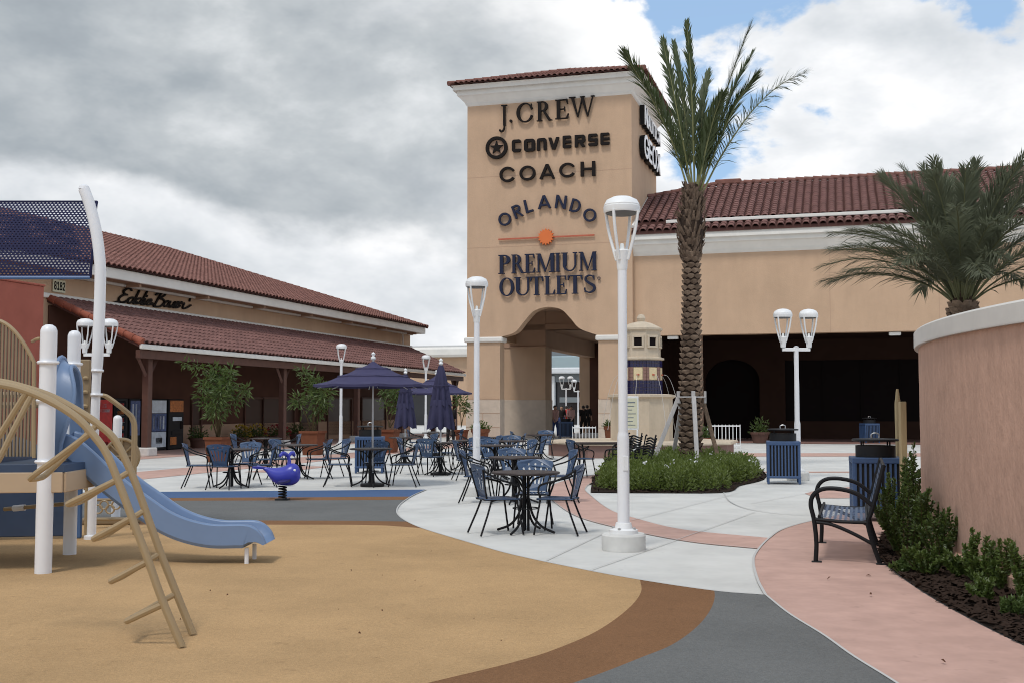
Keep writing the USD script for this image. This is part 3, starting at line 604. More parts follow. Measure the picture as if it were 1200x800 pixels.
# ------------------------------------------------------------------ lettering
def stk(P, w, cap='flat', join='mitre'): return LineString(P).buffer(w / 2, cap_style=cap, join_style=join)
def ell(cx, cy, rx, ry, a0=0, a1=360, n=48): th = np.radians(np.linspace(a0, a1, n)); return np.c_[cx + rx * np.cos(th), cy + ry * np.sin(th)]
def serif(ch, S=.13, T=.055):
    h = S / 2
    def st(x, y0=0, y1=1, w=S): return unary_union([sbox(x - w / 2, y0, x + w / 2, y1), sbox(x - w / 2 - .07, y0, x + w / 2 + .07, y0 + .04), sbox(x - w / 2 - .07, y1 - .04, x + w / 2 + .07, y1)])
    if ch == 'I': return st(.2)
    if ch == 'L': return unary_union([st(.2), sbox(.2, 0, .62, .05), Polygon([(.62, 0), (.66, .26), (.62, .26), (.54, .05)])])
    if ch == 'T': return unary_union([sbox(.36 - h, 0, .36 + h, 1), sbox(.36 - h - .08, 0, .36 + h + .08, .04), sbox(0, .95, .72, 1), Polygon([(0, 1), (-.02, .74), (.02, .74), (.09, .95)]), Polygon([(.72, 1), (.74, .74), (.70, .74), (.63, .95)])])
    if ch == 'E': return unary_union([st(.2), sbox(.2, 0, .64, .05), sbox(.2, .95, .62, 1), sbox(.2, .48, .5, .53), Polygon([(.64, 0), (.68, .26), (.64, .26), (.56, .05)]), Polygon([(.62, 1), (.64, .76), (.60, .76), (.54, .95)]), sbox(.47, .39, .51, .62)])
    if ch in 'PR':
        g = unary_union([st(.2), Polygon(ell(.34, .745, .30, .255, -90, 90)).difference(Polygon(ell(.34, .745, .30 - S, .255 - .05, -90, 90))), sbox(.2, .95, .35, 1), sbox(.2, .49, .35, .54)])
        if ch == 'R': g = unary_union([g, Polygon([(.34, .52), (.48, .52), (.80, .04), (.86, .04), (.86, 0), (.66, 0)])])
        return g
    if ch == 'U': return unary_union([sbox(.14, .3, .14 + S, 1), sbox(.06, .96, .36, 1), sbox(.68, .3, .68 + T, 1), sbox(.60, .96, .80, 1), Polygon(np.vstack([ell(.4375, .32, .2975, .33, 180, 360)])).difference(Polygon(ell(.47, .34, .21, .29, 180, 360)))])
    if ch == 'M': return unary_union([sbox(.12, 0, .12 + T, 1), sbox(.04, 0, .26, .04), sbox(.02, .96, .2, 1), Polygon([(.10, 1), (.26, 1), (.56, .12), (.50, 0)]), Polygon([(.50, 0), (.56, .12), (.88, 1), (.80, 1)]), sbox(.80, 0, .80 + S, 1), sbox(.72, 0, 1.01, .04), sbox(.84, .96, 1.0, 1)])
    if ch == 'W': return unary_union([Polygon([(.06, 1), (.20, 1), (.42, 0), (.36, 0)]), Polygon([(.36, 0), (.41, 0), (.64, .98), (.58, .98)]), Polygon([(.52, 1), (.66, 1), (.88, 0), (.82, 0)]), Polygon([(.82, 0), (.87, 0), (1.12, 1), (1.07, 1)]), sbox(-.02, .96, .28, 1), sbox(.50, .96, .72, 1), sbox(1.0, .96, 1.18, 1)])
    if ch == 'O': return Polygon(ell(.45, .5, .45, .52)).difference(Polygon(ell(.45, .5, .45 - S, .52 - .05)))
    if ch == 'C':
        g = Polygon(ell(.45, .5, .45, .52)).difference(Polygon(ell(.47, .5, .45 - S, .52 - .055))); g = g.difference(Polygon([(.5, .5), (1.2, .88), (1.2, .14)]))
        return unary_union([g, sbox(.76, .68, .80, .96), ])
    if ch == 'S':
        c = curve([(.52, .80), (.42, .95), (.25, .965), (.12, .86), (.12, .70), (.30, .54), (.50, .40), (.55, .22), (.42, .06), (.24, .03), (.08, .14), (.06, .28)], 8)
        w = np.interp(np.linspace(0, 1, len(c)), [0, .25, .5, .75, 1], [.05, .09, .15, .09, .05])
        return unary_union([Point(p).buffer(q / 2) for p, q in zip(c, w)] + [LineString(c[i:i + 2]).buffer(w[i] / 2) for i in range(len(c) - 1)] + [sbox(.50, .72, .54, .97), sbox(.05, .04, .09, .30)])
    if ch == 'J': return unary_union([sbox(.26, -.12, .26 + S, 1), sbox(.12, .96, .52, 1), stk(curve([(.325, -.1), (.30, -.30), (.18, -.42), (.02, -.40)], 8), .08), Point(.04, -.37).buffer(.07)])
def sans(ch, w=.13):
    g = {'O': lambda: Polygon(ell(.5, .5, .5, .5)).difference(Polygon(ell(.5, .5, .5 - w, .5 - w))),
         'C': lambda: Polygon(ell(.5, .5, .5, .5)).difference(Polygon(ell(.5, .5, .5 - w, .5 - w))).difference(Polygon([(.55, .5), (1.3, 1.02), (1.3, -.02)])),
         'A': lambda: unary_union([stk([(.06, 0), (.45, 1)], w), stk([(.84, 0), (.45, 1)], w), stk([(.2, .28), (.7, .28)], w * .9)]).intersection(sbox(-.2, 0, 1.2, 1)),
         'H': lambda: unary_union([sbox(0, 0, w, 1), sbox(.72 - w, 0, .72, 1), sbox(0, .5 - w / 2, .72, .5 + w / 2)]),
         'L': lambda: unary_union([sbox(0, 0, w, 1), sbox(0, 0, .48, w)]),
         'N': lambda: unary_union([sbox(0, 0, w, 1), sbox(.72 - w, 0, .72, 1), stk([(w / 2, 1), (.72 - w / 2, 0)], w)]).intersection(sbox(0, 0, .72, 1)),
         'R': lambda: unary_union([sbox(0, 0, w, 1), Polygon(np.vstack([[(0, .44)], ell(.32, .72, .28, .28, -90, 90), [(0, 1)]])).difference(Polygon(np.vstack([[(w, .44 + w)], ell(.32, .72, .28 - w, .28 - w, -90, 90), [(w, 1 - w)]]))), stk([(.28, .48), (.56, 0)], w)]).intersection(sbox(0, 0, .8, 1)),
         'D': lambda: Polygon(np.vstack([[(0, 0)], ell(.28, .5, .46, .5, -90, 90), [(0, 1)]])).difference(Polygon(np.vstack([[(w, w)], ell(.28, .5, .46 - w, .5 - w, -90, 90), [(w, 1 - w)]])))}
    return g[ch]()
def squared(ch, w=.24):
    R = lambda g: g.buffer(-.05, join_style='mitre').buffer(.05)
    rr = lambda x0, y0, x1, y1, r: sbox(x0 + r, y0 + r, x1 - r, y1 - r).buffer(r)
    W = .80
    g = {'C': lambda: rr(0, 0, W, 1, .2).difference(sbox(w, w, W + .1, 1 - w)),
         'O': lambda: rr(0, 0, W, 1, .2).difference(rr(w, w, W - w, 1 - w, .05)),
         'n': lambda: rr(0, -.3, W, 1, .2).difference(sbox(w, -.4, W - w, 1 - w)).intersection(sbox(0, 0, W, 1)),
         'V': lambda: unary_union([stk([(.1, 1.02), (.42, 0)], w), stk([(.76, 1.02), (.42, 0)], w)]).intersection(sbox(-.1, 0, 1, 1)),
         'E': lambda: rr(0, 0, W, 1, .1).difference(unary_union([sbox(w, .22, W + .1, .40), sbox(w, .60, W + .1, .78)])),
         'R': lambda: unary_union([rr(0, .36, W, 1, .18), sbox(0, 0, w, 1), stk([(.42, .45), (.68, 0)], w)]).intersection(sbox(0, 0, W, 1)).difference(sbox(w, .58, W - w, .78)),
         'S': lambda: rr(0, 0, W, 1, .12).difference(unary_union([sbox(w, .60, W + .1, .78), sbox(-.1, .22, W - w, .40)]))}
    return g[ch]()
def fit(g, x0, x1, y0, y1):
    a, b, c, d = g.bounds
    return affinity.translate(affinity.scale(affinity.translate(g, -a, -b), (x1 - x0) / (c - a), (y1 - y0) / (d - b), origin=(0, 0)), x0, y0)
def zbox(crop, sc, x0, x1, y0, y1):                       # box in an enlarged view of the photo -> box on the tower's face
    cx = (x0 + x1) / 2; a = TW.front(crop[0] + x0 / sc, crop[1] + y1 / sc, -.1); b = TW.front(crop[0] + x1 / sc, crop[1] + y0 / sc, -.1)
    return a[0], b[0], TW.front(crop[0] + cx / sc, crop[1] + y1 / sc, -.1)[2], TW.front(crop[0] + cx / sc, crop[1] + y0 / sc, -.1)[2]
def raise_(t, g, mat, name='letter', off=-.06, depth=.13): return MB().poly(g.simplify(.004), depth, lambda v: np.c_[v[:, 0], off - .0 - v[:, 2], v[:, 1]]).build(name, mat, t, smooth=False)
def face_sign(name, label): return thing(name, label, 'sign', TW.o, FR)
A5, S5 = (520, 60), 1200 / 270
t = face_sign('wall_lettering', 'topmost line of black serif capitals with a long J high on the tower')
raise_(t, fit(serif('J', .14), *zbox(A5, S5, 290, 331, 284, 424)), K['letter'])
raise_(t, fit(Point(0, 0).buffer(1), *zbox(A5, S5, 344, 358, 359, 374)), K['letter'], 'full_stop')
for ch, x0, x1, y0, y1 in (('C', 380, 466, 272, 373), ('R', 486, 566, 263, 365), ('E', 582, 652, 254, 355), ('W', 654, 787, 238, 344)): raise_(t, fit(serif(ch, .15, .07), *zbox(A5, S5, x0, x1, y0, y1)), K['letter'])
t = face_sign('wall_lettering', 'second line on the tower, bold squared black capitals beside a star roundel')
x0, x1, z0, z1 = zbox(A5, S5, 220, 333, 445, 565); cx, cz, r = (x0 + x1) / 2, (z0 + z1) / 2, (x1 - x0) / 2
raise_(t, Point(cx, cz).buffer(r, 32).difference(Point(cx, cz).buffer(r * .72, 32)), K['letter'], 'roundel_ring')
raise_(t, Point(cx, cz).buffer(r * .715, 32), K['stuccod'], 'roundel_field', depth=.03)
raise_(t, Polygon([(cx + r * .62 * (1 if k % 2 == 0 else .42) * math.sin(k * math.pi / 5), cz + r * .62 * (1 if k % 2 == 0 else .42) * math.cos(k * math.pi / 5)) for k in range(10)]), K['letter'], 'star', depth=.12)
for ch, a, b, y0, y1 in (('C', 357, 404, 463, 528), ('O', 420, 476, 460, 525), ('n', 487, 536, 456, 519), ('V', 546, 603, 452, 514), ('E', 621, 664, 443, 507), ('R', 684, 738, 439, 502), ('S', 754, 802, 433, 496), ('E', 817, 864, 428, 490)): raise_(t, fit(squared(ch), *zbox(A5, S5, a, b, y0, y1)), K['letter'])
t = face_sign('wall_lettering', 'third line on the tower, widely spaced black geometric capitals')
for ch, a, b, y0, y1 in (('C', 292, 370, 605, 684), ('O', 396, 479, 599, 676), ('A', 500, 580, 591, 668), ('C', 603, 683, 584, 660), ('H', 714, 790, 577, 653)): raise_(t, fit(sans(ch, .155), *zbox(A5, S5, a, b, y0, y1)), K['letter'])
A7, S7 = (540, 200), 5.0
t = face_sign('wall_lettering', 'navy outlet name on the tower, arched word above an orange sun and two serif lines')
for ch, x, y, w, h, rot in (('O', 259, 287, 74, 76, 28), ('R', 333, 240, 50, 78, 22), ('L', 398, 209, 44, 78, 14), ('A', 490, 186, 76, 78, 3), ('N', 588, 186, 62, 78, -8), ('D', 674, 209, 58, 78, -17), ('O', 757, 263, 76, 76, -26)):
    x0, x1, z0, z1 = zbox(A7, S7, x - w / 2, x + w / 2, y - h / 2, y + h / 2)
    raise_(t, affinity.rotate(fit(sans(ch, .15), x0, x1, z0, z1), rot, origin=((x0 + x1) / 2, (z0 + z1) / 2)), K['navylet'])
p, q = TW.front(540 + 220 / 5, 200 + 404 / 5, -.1), TW.front(540 + 783 / 5, 200 + 378 / 5, -.1)
raise_(t, stk([(p[0], p[2]), (q[0], q[2])], .07), K['rust'], 'rule', depth=.06)
x0, x1, z0, z1 = zbox(A7, S7, 452, 548, 340, 440); cx, cz, r = (x0 + x1) / 2, (z0 + z1) / 2, (x1 - x0) / 2
raise_(t, Polygon([(cx + r * (1.0 if k % 2 == 0 else .74) * math.sin(k * math.pi / 16), cz + r * (1.0 if k % 2 == 0 else .74) * math.cos(k * math.pi / 16)) for k in range(32)]), K['orange'], 'sun', depth=.14)
for ch, a, b in (('P', 222, 291), ('R', 298, 374), ('E', 376, 436), ('M', 441, 551), ('I', 555, 583), ('U', 590, 682), ('M', 692, 796)):
    m_ = (a + b) / 2; raise_(t, fit(serif(ch, .17, .075), *zbox(A7, S7, a, b, 497 - (m_ - 222) * .0385, 607 - (m_ - 222) * .0385)), K['navylet'])
for ch, a, b in (('O', 228, 313), ('U', 316, 406), ('T', 408, 484), ('L', 492, 553), ('E', 560, 622), ('T', 627, 714), ('S', 724, 792)):
    m_ = (a + b) / 2; raise_(t, fit(serif(ch, .17, .075), *zbox(A7, S7, a, b, 630 - (m_ - 228) * .036, 738 - (m_ - 228) * .036)), K['navylet'])
x0, x1, z0, z1 = zbox(A7, S7, 800, 818, 622, 640); raise_(t, Point((x0 + x1) / 2, (z0 + z1) / 2).buffer((x1 - x0) / 2).difference(Point((x0 + x1) / 2, (z0 + z1) / 2).buffer((x1 - x0) / 3.2)), K['navylet'], 'registered_mark', depth=.04)
def side_sign(label, word, b0, b1, z0, z1, small=1.0):
    t = thing('side_lettering', label, 'sign', TW.o, FR); pos = 0.0; items = []
    for i, ch in enumerate(word):
        m = meshkit.text_mesh(ch, 1.0, .26, True); v = np.array(m.vertices); k = 1.0 if i == 0 else small; v[:, :2] *= k
        v[:, 0] += pos - v[:, 0].min(); pos = v[:, 0].max() + .06; items.append((v, m.faces))
    s = (b1 - b0) / pos
    for v, f in items:
        h = z1 - z0
        P = lambda v, d0, d1: np.c_[XR + d0 + v[:, 2] / .26 * (d1 - d0), b0 + v[:, 0] * s, z0 + v[:, 1] * h]
        l = MB().add(P(v, .04, .26), f).build('letter', K['black'], t, smooth=False)
        MB().add(P(v * [1, 1, 1], .262, .285), f).build('letter_face', K['whitelet'], l, smooth=False)
sb = lambda x, y: TW.side(x, y, XR)
def sl_(px, y0, y1):
    q = TW.side(px, y0, XR); return q[1], TW.side(px, y1, XR)[2], q[2]
b0, zb, zt = sl_(749, 124, 145.5); b1 = TW.side(769.5, 160, XR)[1]
side_sign('upper white faced lettering on the narrow right side of the tower', 'NAUTICA', b0, DEPTH - .1, zb, zt, .75)
b0, zb, zt = sl_(748.5, 157, 182)
side_sign('lower white faced lettering on the narrow right side of the tower', 'GEOX', b0, DEPTH - .12, zb, zt, 1.0)

# ------------------------------------------------------------------ right building with arcade
def right_building():
    t = thing('arcade_building', 'peach arcade building with dark red barrel tile roof right of the tower', 'building', TW.o, FR)
    bq = .35; x0 = XR; x1 = XR + 30
    zh = TW.front(800, 392.5, bq)[2]; zc = TW.front(760, 297, bq)[2]
    MB().box(((x0 + x1) / 2, bq + .35, (zh + zc) / 2), (x1 - x0, .7, zc - zh)).build('front_wall', K['stucco'], t, smooth=False)
    mb = MB()
    for x in (x0 + 2.9, x0 + 8.7, x0 + 13.2, x0 + 18): mb.box((x, bq - .0005, (zh + zc) / 2), (.02, .006, zc - zh))
    mb.build('plaster_joint', K['stuccod'], t, smooth=False)
    pf = [(0, zc - .12), (.10, zc - .02), (.14, zc + .06), (.34, zc + .30), (.44, zc + .36), (.44, zc + .52), (.56, zc + .56), (.56, zc + .86), (.5, zc + .90)]
    v = np.array([(x, bq - o, z) for o, z in pf for x in (x0, x1)]); f = [(2 * i, 2 * i + 1, 2 * i + 3, 2 * i + 2) for i in range(len(pf) - 1)]
    MB().add(v, f).add([(x0, bq, zc + .9), (x1, bq, zc + .9), (x1, bq - .5, zc + .9), (x0, bq - .5, zc + .9)], [(3, 2, 1, 0)]).build('cornice', K['trim'], t, smooth=False)
    # roof
    ez = zc + .93; pitch = math.radians(25.0); eb = bq - .62
    rb = 7.85                                                # run of the slope
    up = np.array([0, math.cos(pitch), math.sin(pitch)]); o = np.array([x0, eb, ez])
    nw = -math.sin(pitch) * V + math.cos(pitch) * Z3
    onroof = lambda px, py: (lambda r: (r[0] - x0, (r[1] - eb) / math.cos(pitch)))(TW.l(PL(px, py, TW.w(x0, eb, ez + .2), nw)))
    (sA, tA), (sB, tB) = onroof(771, 230.5), onroof(842, 217); L = tB - .12; rb = L * math.cos(pitch); tL = max(2.5, tA - (tB - tA) / (sB - sA) * sA)
    hipl = lambda s: min(L, np.interp(s, [0, sB], [tL, L]))
    def slab(p0, t0, name):
        q = [p0 + np.array([a, 0, 0]) + up * (b - t0) for a, b in ((0, t0), (30, t0), (30, L), (sB, L), (0, tL))]; q2 = [p + np.array([0, 0, -.14]) for p in q]
        MB().add(q + q2, [(0, 1, 2), (0, 2, 3), (0, 3, 4), (7, 6, 5), (8, 7, 5), (9, 8, 5)]).add(q + q2, [(k, 5 + k, 5 + (k + 1) % 5, (k + 1) % 5) for k in range(5)]).build(name, K['tilebed'], t, smooth=False)
    slab(o, 0, 'roof_deck')
    MB().box((x0 + 15, eb + rb + 6, (ez + L * math.sin(pitch) + zh + .9) / 2 - .05), (30, 12, ez + L * math.sin(pitch) - zh - .9)).build('back_block', K['stucco'], t, smooth=False)
    rows, rl, w = 20, L / 20, .36
    hip = lambda s, tt: s < 29.8
    tile_roof(t, o + [0, -.06, .0], (1, 0, 0), up, 82, 2, w, rl, K['tile2'], keep=hip, h=.105)
    o2 = o + up * rl * 2.35 + np.array([0, 0, .17])
    tile_roof(t, o2 + [0, -.03, .02], (1, 0, 0), up, 82, 19, w, rl, K['tile2'], keep=lambda s, q_: s < 29.8 and q_ + rl * 2.35 < hipl(s), singles=300, key=lambda sp: abs(sp[0] - 12) + sp[1] * .4, h=.105)
    slab(o2 - [0, 0, 0], rl * 2.35, 'upper_deck')
    MB().box(o2 + [15.75, -.07, -.02], (28.5, .08, .15), ch=.02).build('gutter', K['trim'], t, smooth=False)
    # flashing against the tower
    a = np.array([x0 + .05, eb + .1, ez + .25]); MB().tube([a, a + up * min(8.0, tL)], .08, 6).build('flashing', K['trim'], t)
    mb = MB(); rz_ = o + up * L + [0, 0, .30]
    for k in np.arange(sB, 30, .42): mb.tube([rz_ + [k, 0, 0], rz_ + [k + .45, 0, -.02]], [.13, .10], 8)
    for k in np.linspace(0, 1, 10)[:-1]: c0 = o + up * tL + [0, 0, .28]; d = rz_ + [sB, 0, 0] - c0; mb.tube([c0 + d * k, c0 + d * (k + .12)], [.13, .10], 8)
    mb.build('ridge_tiles', K['tile'], t, smooth=60, kind='stuff')
    MB().box(rz_ + [sB + .5, .1, .06], (1.3, .5, .26), ch=.05).build('ridge_vent', K['tile'], t, smooth=False)
    # arcade behind the opening
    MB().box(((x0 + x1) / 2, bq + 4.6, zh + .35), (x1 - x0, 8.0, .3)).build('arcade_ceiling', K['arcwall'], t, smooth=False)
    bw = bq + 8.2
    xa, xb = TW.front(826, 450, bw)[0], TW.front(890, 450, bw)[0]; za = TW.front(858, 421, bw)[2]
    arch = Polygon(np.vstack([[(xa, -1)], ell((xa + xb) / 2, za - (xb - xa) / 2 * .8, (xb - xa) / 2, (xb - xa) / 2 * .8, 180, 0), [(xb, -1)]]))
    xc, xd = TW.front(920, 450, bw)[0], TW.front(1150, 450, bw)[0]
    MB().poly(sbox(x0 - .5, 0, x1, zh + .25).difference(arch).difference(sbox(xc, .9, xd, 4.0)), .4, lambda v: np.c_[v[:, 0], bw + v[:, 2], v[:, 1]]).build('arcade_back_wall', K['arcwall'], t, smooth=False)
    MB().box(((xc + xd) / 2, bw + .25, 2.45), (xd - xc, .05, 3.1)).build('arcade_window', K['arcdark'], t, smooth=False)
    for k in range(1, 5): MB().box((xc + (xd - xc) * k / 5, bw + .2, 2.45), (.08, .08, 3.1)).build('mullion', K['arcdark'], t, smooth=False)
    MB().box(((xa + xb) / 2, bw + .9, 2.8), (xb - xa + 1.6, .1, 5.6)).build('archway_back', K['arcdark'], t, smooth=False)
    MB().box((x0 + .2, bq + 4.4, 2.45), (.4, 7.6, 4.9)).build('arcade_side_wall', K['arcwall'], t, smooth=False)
    cx = TW.front(812, 450, bq)[0]
    MB().box((cx, bq + .4, zh / 2), (.75, .7, zh)).build('arcade_column', K['stuccod'], t, smooth=False)
    for px in (788, 1049):
        f = TW.front(px, 395, bq + .1); MB().box((f[0], bq + .3, zh - .09), (.5, .3, .16), ch=.03).build('soffit_light', K['lens'], t, smooth=False)
    MB().sheet(sbox(x0, bq - .1, x1, bw), .012).build('arcade_floor', K['floor'], t, smooth=False)
right_building()

# ------------------------------------------------------------------ buildings behind
def far_block():
    p = D(540, 478, 104); t = thing('far_shop_block', 'distant peach block with pale cornice seen between the left shops and the tower', 'building', (p[0], p[1], 0), FR)
    h = 1.55 + (478 - 418) * 104 / FPX
    MB().box((-4, 3, h / 2), (13, 6, h)).build('wall', K['stucco'], t, smooth=False)
    MB().box((-4, 2.9, h + .45), (14, 7.4, .9), ch=.25).build('cornice', K['trim'], t, smooth=False)
    MB().box((-4, 4, h + 1.0), (13, 6, .3), ch=.1).build('roof', K['roofgrey'], t, smooth=False)
    MB().box((-4, -.1, 1.6), (4.5, .1, 3.2)).build('shopfront', K['glass'], t, smooth=False)
    MB().box((-4, -.6, 3.4), (5.5, 1.2, .2), ch=.05).build('awning', K['darkwood'], t, smooth=False)
far_block()
def court():
    p = D(668, 478, 108); t = thing('courtyard_shop', 'distant white shopfront with glass canopy seen through the archway', 'building', (p[0], p[1], 0), FR)
    zz = lambda y: 1.55 + (478 - y) * 108 / FPX
    MB().box((0, 3, (zz(447) + zz(395)) / 2), (14, 6, zz(395) - zz(447))).build('upper_wall', K['fargrey'], t, smooth=False)
    MB().box((0, -.35, zz(425)), (13, .7, zz(413) - zz(429)), ch=.1).build('canopy_glass', K['glassgreen'], t, smooth=False)
    MB().box((0, -.5, zz(434)), (12, .6, zz(430) - zz(437)), ch=.1).build('fascia', K['farwhite'], t, smooth=False)
    MB().box((0, 2.9, zz(447) / 2), (13, 5, zz(447))).build('shopfront', K['glass'], t, smooth=False)
    for x in (-1.75, 1.8): MB().box((x, .1, zz(440) / 2), (.55, .6, zz(440)), ch=.03).build('pier', K['farwhite'], t, smooth=False)
    MB().box((.2, .35, zz(468)), (2.6, .08, .5)).build('sign_band', K['fargrey'], t, smooth=False)
court()
# ------------------------------------------------------------------ lamps
def lamp_head(parent, c):
    c = np.array(c, float)                                  # c: top of the pole / cup foot
    MB().lathe([(.050, 0), (.058, .03), (.062, .10), (.085, .22), (.075, .235), (.03, .235)], 20, c).build('lamp_cup', K['white'], parent)
    h = MB().lathe([(.14, .655), (.192, .645), (.203, .66), (.205, .715), (.198, .722), (.200, .735), (.17, .79), (.10, .825), (0, .84)], 28, c).build('lamp_cap', K['white'], parent)
    MB().lathe([(.05, .625), (.15, .628), (.178, .64), (.178, .66), (0, .66)], 24, c).build('reflector', K['lampdark'], h)
    MB().lathe([(.0, .235), (.028, .24), (.022, .30), (0, .31)], 12, c).build('bulb', K['lens'], parent)
    for k in range(4):
        a = math.radians(40 + 90 * k); d = np.array([math.cos(a), math.sin(a), 0])
        P = curve([c + d * .07 + [0, 0, .12], c + d * .11 + [0, 0, .25], c + d * .165 + [0, 0, .45], c + d * .20 + [0, 0, .66]], 4)
        MB().tube(P, .017, 6).build('lamp_arm', K['white'], parent)
def single_lamp(px, Y, label, h=3.92):
    p = D(px, 478, Y); t = thing('street_lamp', label, 'street lamp', (p[0], p[1], 0), .3)
    MB().lathe([(.235, 0), (.24, .02), (.24, .165), (.225, .185), (.0, .19)], 32).build('footing', K['foot'], t)
    MB().lathe([(.155, .185), (.155, .225), (.10, .24), (.085, .30), (.0, .31)], 24).build('base_cover', K['white'], t)
    for k in range(4):
        a = math.radians(45 + 90 * k); MB().lathe([(.018, .22), (.018, .25), (0, .255)], 6, (.125 * math.cos(a), .125 * math.sin(a), 0)).build('bolt', K['steel'], t)
    MB().lathe([(.066, .28), (.066, 1.22), (.060, 1.27), (.052, 1.30), (.050, h - .84)], 20).build('pole', K['whitepost'], t)
    MB().box((0, -.066, .95), (.06, .012, .16), ch=.004).build('hatch', K['white'], t, smooth=False)
    lamp_head(t, (0, 0, h - .85)); return t
def twin_lamp(px, Y, label, h=3.7, rz=0.0, group=None):
    p = D(px, 478, Y); t = thing('street_lamp', label, 'street lamp', (p[0], p[1], 0), rz, group)
    MB().lathe([(.235, 0), (.24, .02), (.24, .165), (.225, .185), (.0, .19)], 28).build('footing', K['foot'], t)
    MB().lathe([(.155, .185), (.155, .225), (.10, .24), (.085, .30), (.0, .31)], 24).build('base_cover', K['white'], t)
    MB().lathe([(.066, .28), (.066, 1.22), (.052, 1.30), (.050, h - .86), (.06, h - .84), (0, h - .82)], 18).build('pole', K['whitepost'], t)
    MB().box((0, 0, h - .90), (.62, .075, .075), ch=.01).build('cross_arm', K['white'], t, smooth=False)
    for s in (-1, 1): lamp_head(t, (s * .29, 0, h - .86))
    return t
single_lamp(730, 12.55, 'tall white lamp post in front of the tower, the nearest and largest lamp')
single_lamp(558.5, 20.3, 'white lamp post with round head standing before the left tower pier', 3.92)
single_lamp(399.5, 43.0, 'white lamp post behind the left side of the large open umbrella', 4.0)
single_lamp(499, 52.0, 'small far white lamp post behind the two closed umbrellas', 4.0)
twin_lamp(934, 24.6, 'white lamp post with two heads in front of the dark arcade', 3.72, .12)
twin_lamp(112, 27.5, 'white lamp post with two heads behind the curved playground shade pole', 3.74, .05)
twin_lamp(663.5, 77, 'far white twin lamp post seen through the archway, left of two', 3.75)
twin_lamp(677.5, 84, 'far white twin lamp post seen through the archway, right of two', 3.7)

# ------------------------------------------------------------------ cafe chairs and tables
def slot(x0, y0, x1, y1, w): return LineString([(x0, y0), (x1, y1)]).buffer(w / 2)
def chair_proto(label):
    t = thing('cafe_chair', label, 'chair')
    g = Polygon([(-.20, -.17), (.18, -.215), (.215, -.19), (.215, .19), (.18, .215), (-.20, .17)]).buffer(.02)
    g = g.difference(unary_union([slot(-.13, y * .85, .15, y, .022) for y in (-.15, -.10, -.05, 0, .05, .10, .15)]))
    MB().poly(g, .010, lambda v: np.c_[v[:, 0], v[:, 1], .435 + v[:, 2] - .25 * (v[:, 0] * .3) ** 2], .08).build('seat', K['blue'], t, smooth=False)
    g = Polygon(curve([(-.15, 0), (-.165, .12), (-.215, .27), (-.245, .36), (-.20, .395), (0, .415), (.20, .395), (.245, .36), (.215, .27), (.165, .12), (.15, 0)], 4)).buffer(0)
    cuts = [slot(x * .62, .10, x, .29, .024) for x in (-.155, -.078, 0, .078, .155)] + [Point(x, .345).buffer(.014) for x in (-.09, 0, .09)]
    g = g.difference(unary_union(cuts))
    MB().poly(g, .008, lambda v: np.c_[-.205 - .30 * v[:, 1] + .9 * v[:, 0] ** 2 + v[:, 2], v[:, 0], .455 + v[:, 1]], .06).build('backrest', K['blue'], t, smooth=False)
    for s in (-1, 1):
        P = curve([(-.275, s * .235, .80), (-.20, s * .265, .745), (-.06, s * .285, .675), (.09, s * .285, .635), (.17, s * .275, .60), (.19, s * .255, .53), (.175, s * .22, .44)], 4)
        MB().tube(P, .013, 7).build('armrest', K['black'], t)
        MB().tube([(.175, s * .21, .445), (.20, s * .225, .30), (.25, s * .25, .005)], .0125, 7).build('leg', K['black'], t)
        MB().tube([(-.13, s * .17, .445), (-.20, s * .20, .25), (-.30, s * .235, .005)], .0125, 7).build('leg', K['black'], t)
        MB().tube(curve([(-.19, s * .15, .43), (-.215, s * .165, .55), (-.275, s * .235, .80)], 4), .011, 6).build('back_stay', K['black'], t)
    MB().tube(curve([(.20, -.20, .432), (.225, 0, .432), (.20, .20, .432), (-.19, .165, .432), (-.20, 0, .432), (-.19, -.165, .432)], 4, True), .011, 6, True).build('seat_frame', K['black'], t)
    return t
def table_proto(label):
    t = thing('cafe_table', label, 'table')
    MB().lathe([(0, .722), (.40, .722), (.425, .728), (.432, .74), (.425, .752), (.40, .754), (0, .754)], 48).build('tabletop', K['tabletop'], t)
    for k in range(3):
        a = 2 * math.pi * k / 3 + .5; d = np.array([math.cos(a), math.sin(a), 0])
        MB().tube([d * .035 + [0, 0, .02], d * .035 + [0, 0, .725]], .017, 8).build('pedestal', K['black'], t)
    for k in range(4):
        a = math.pi / 2 * k + .35; d = np.array([math.cos(a), math.sin(a), 0])
        MB().tube(curve([d * .04 + [0, 0, .42], d * .10 + [0, 0, .22], d * .22 + [0, 0, .085], d * .40 + [0, 0, .014]], 5), .016, 7).build('leg', K['black'], t)
        MB().tube(curve([d * .04 + [0, 0, .55], d * .12 + [0, 0, .66], d * .28 + [0, 0, .72]], 4), .012, 6).build('brace', K['black'], t)
    MB().tube([(.16 * math.cos(q), .16 * math.sin(q), .30) for q in np.linspace(0, 2 * np.pi, 25)[:-1]], .008, 5, True).build('ring', K['black'], t)
    return t
_cp, _tp = [None], [None]
def settle(src, proto, label, p, rz, group):
    if src[0] is None:
        src[0] = proto(label); x = UsdGeom.Xformable(src[0]); ops = x.GetOrderedXformOps()
        ops[0].Set(Gf.Vec3d(float(p[0]), float(p[1]), .006)); ops[1].Set(math.degrees(rz)); tag(src[0], group=group); return src[0]
    return dup(src[0], label, (p[0], p[1], .006), rz, group)
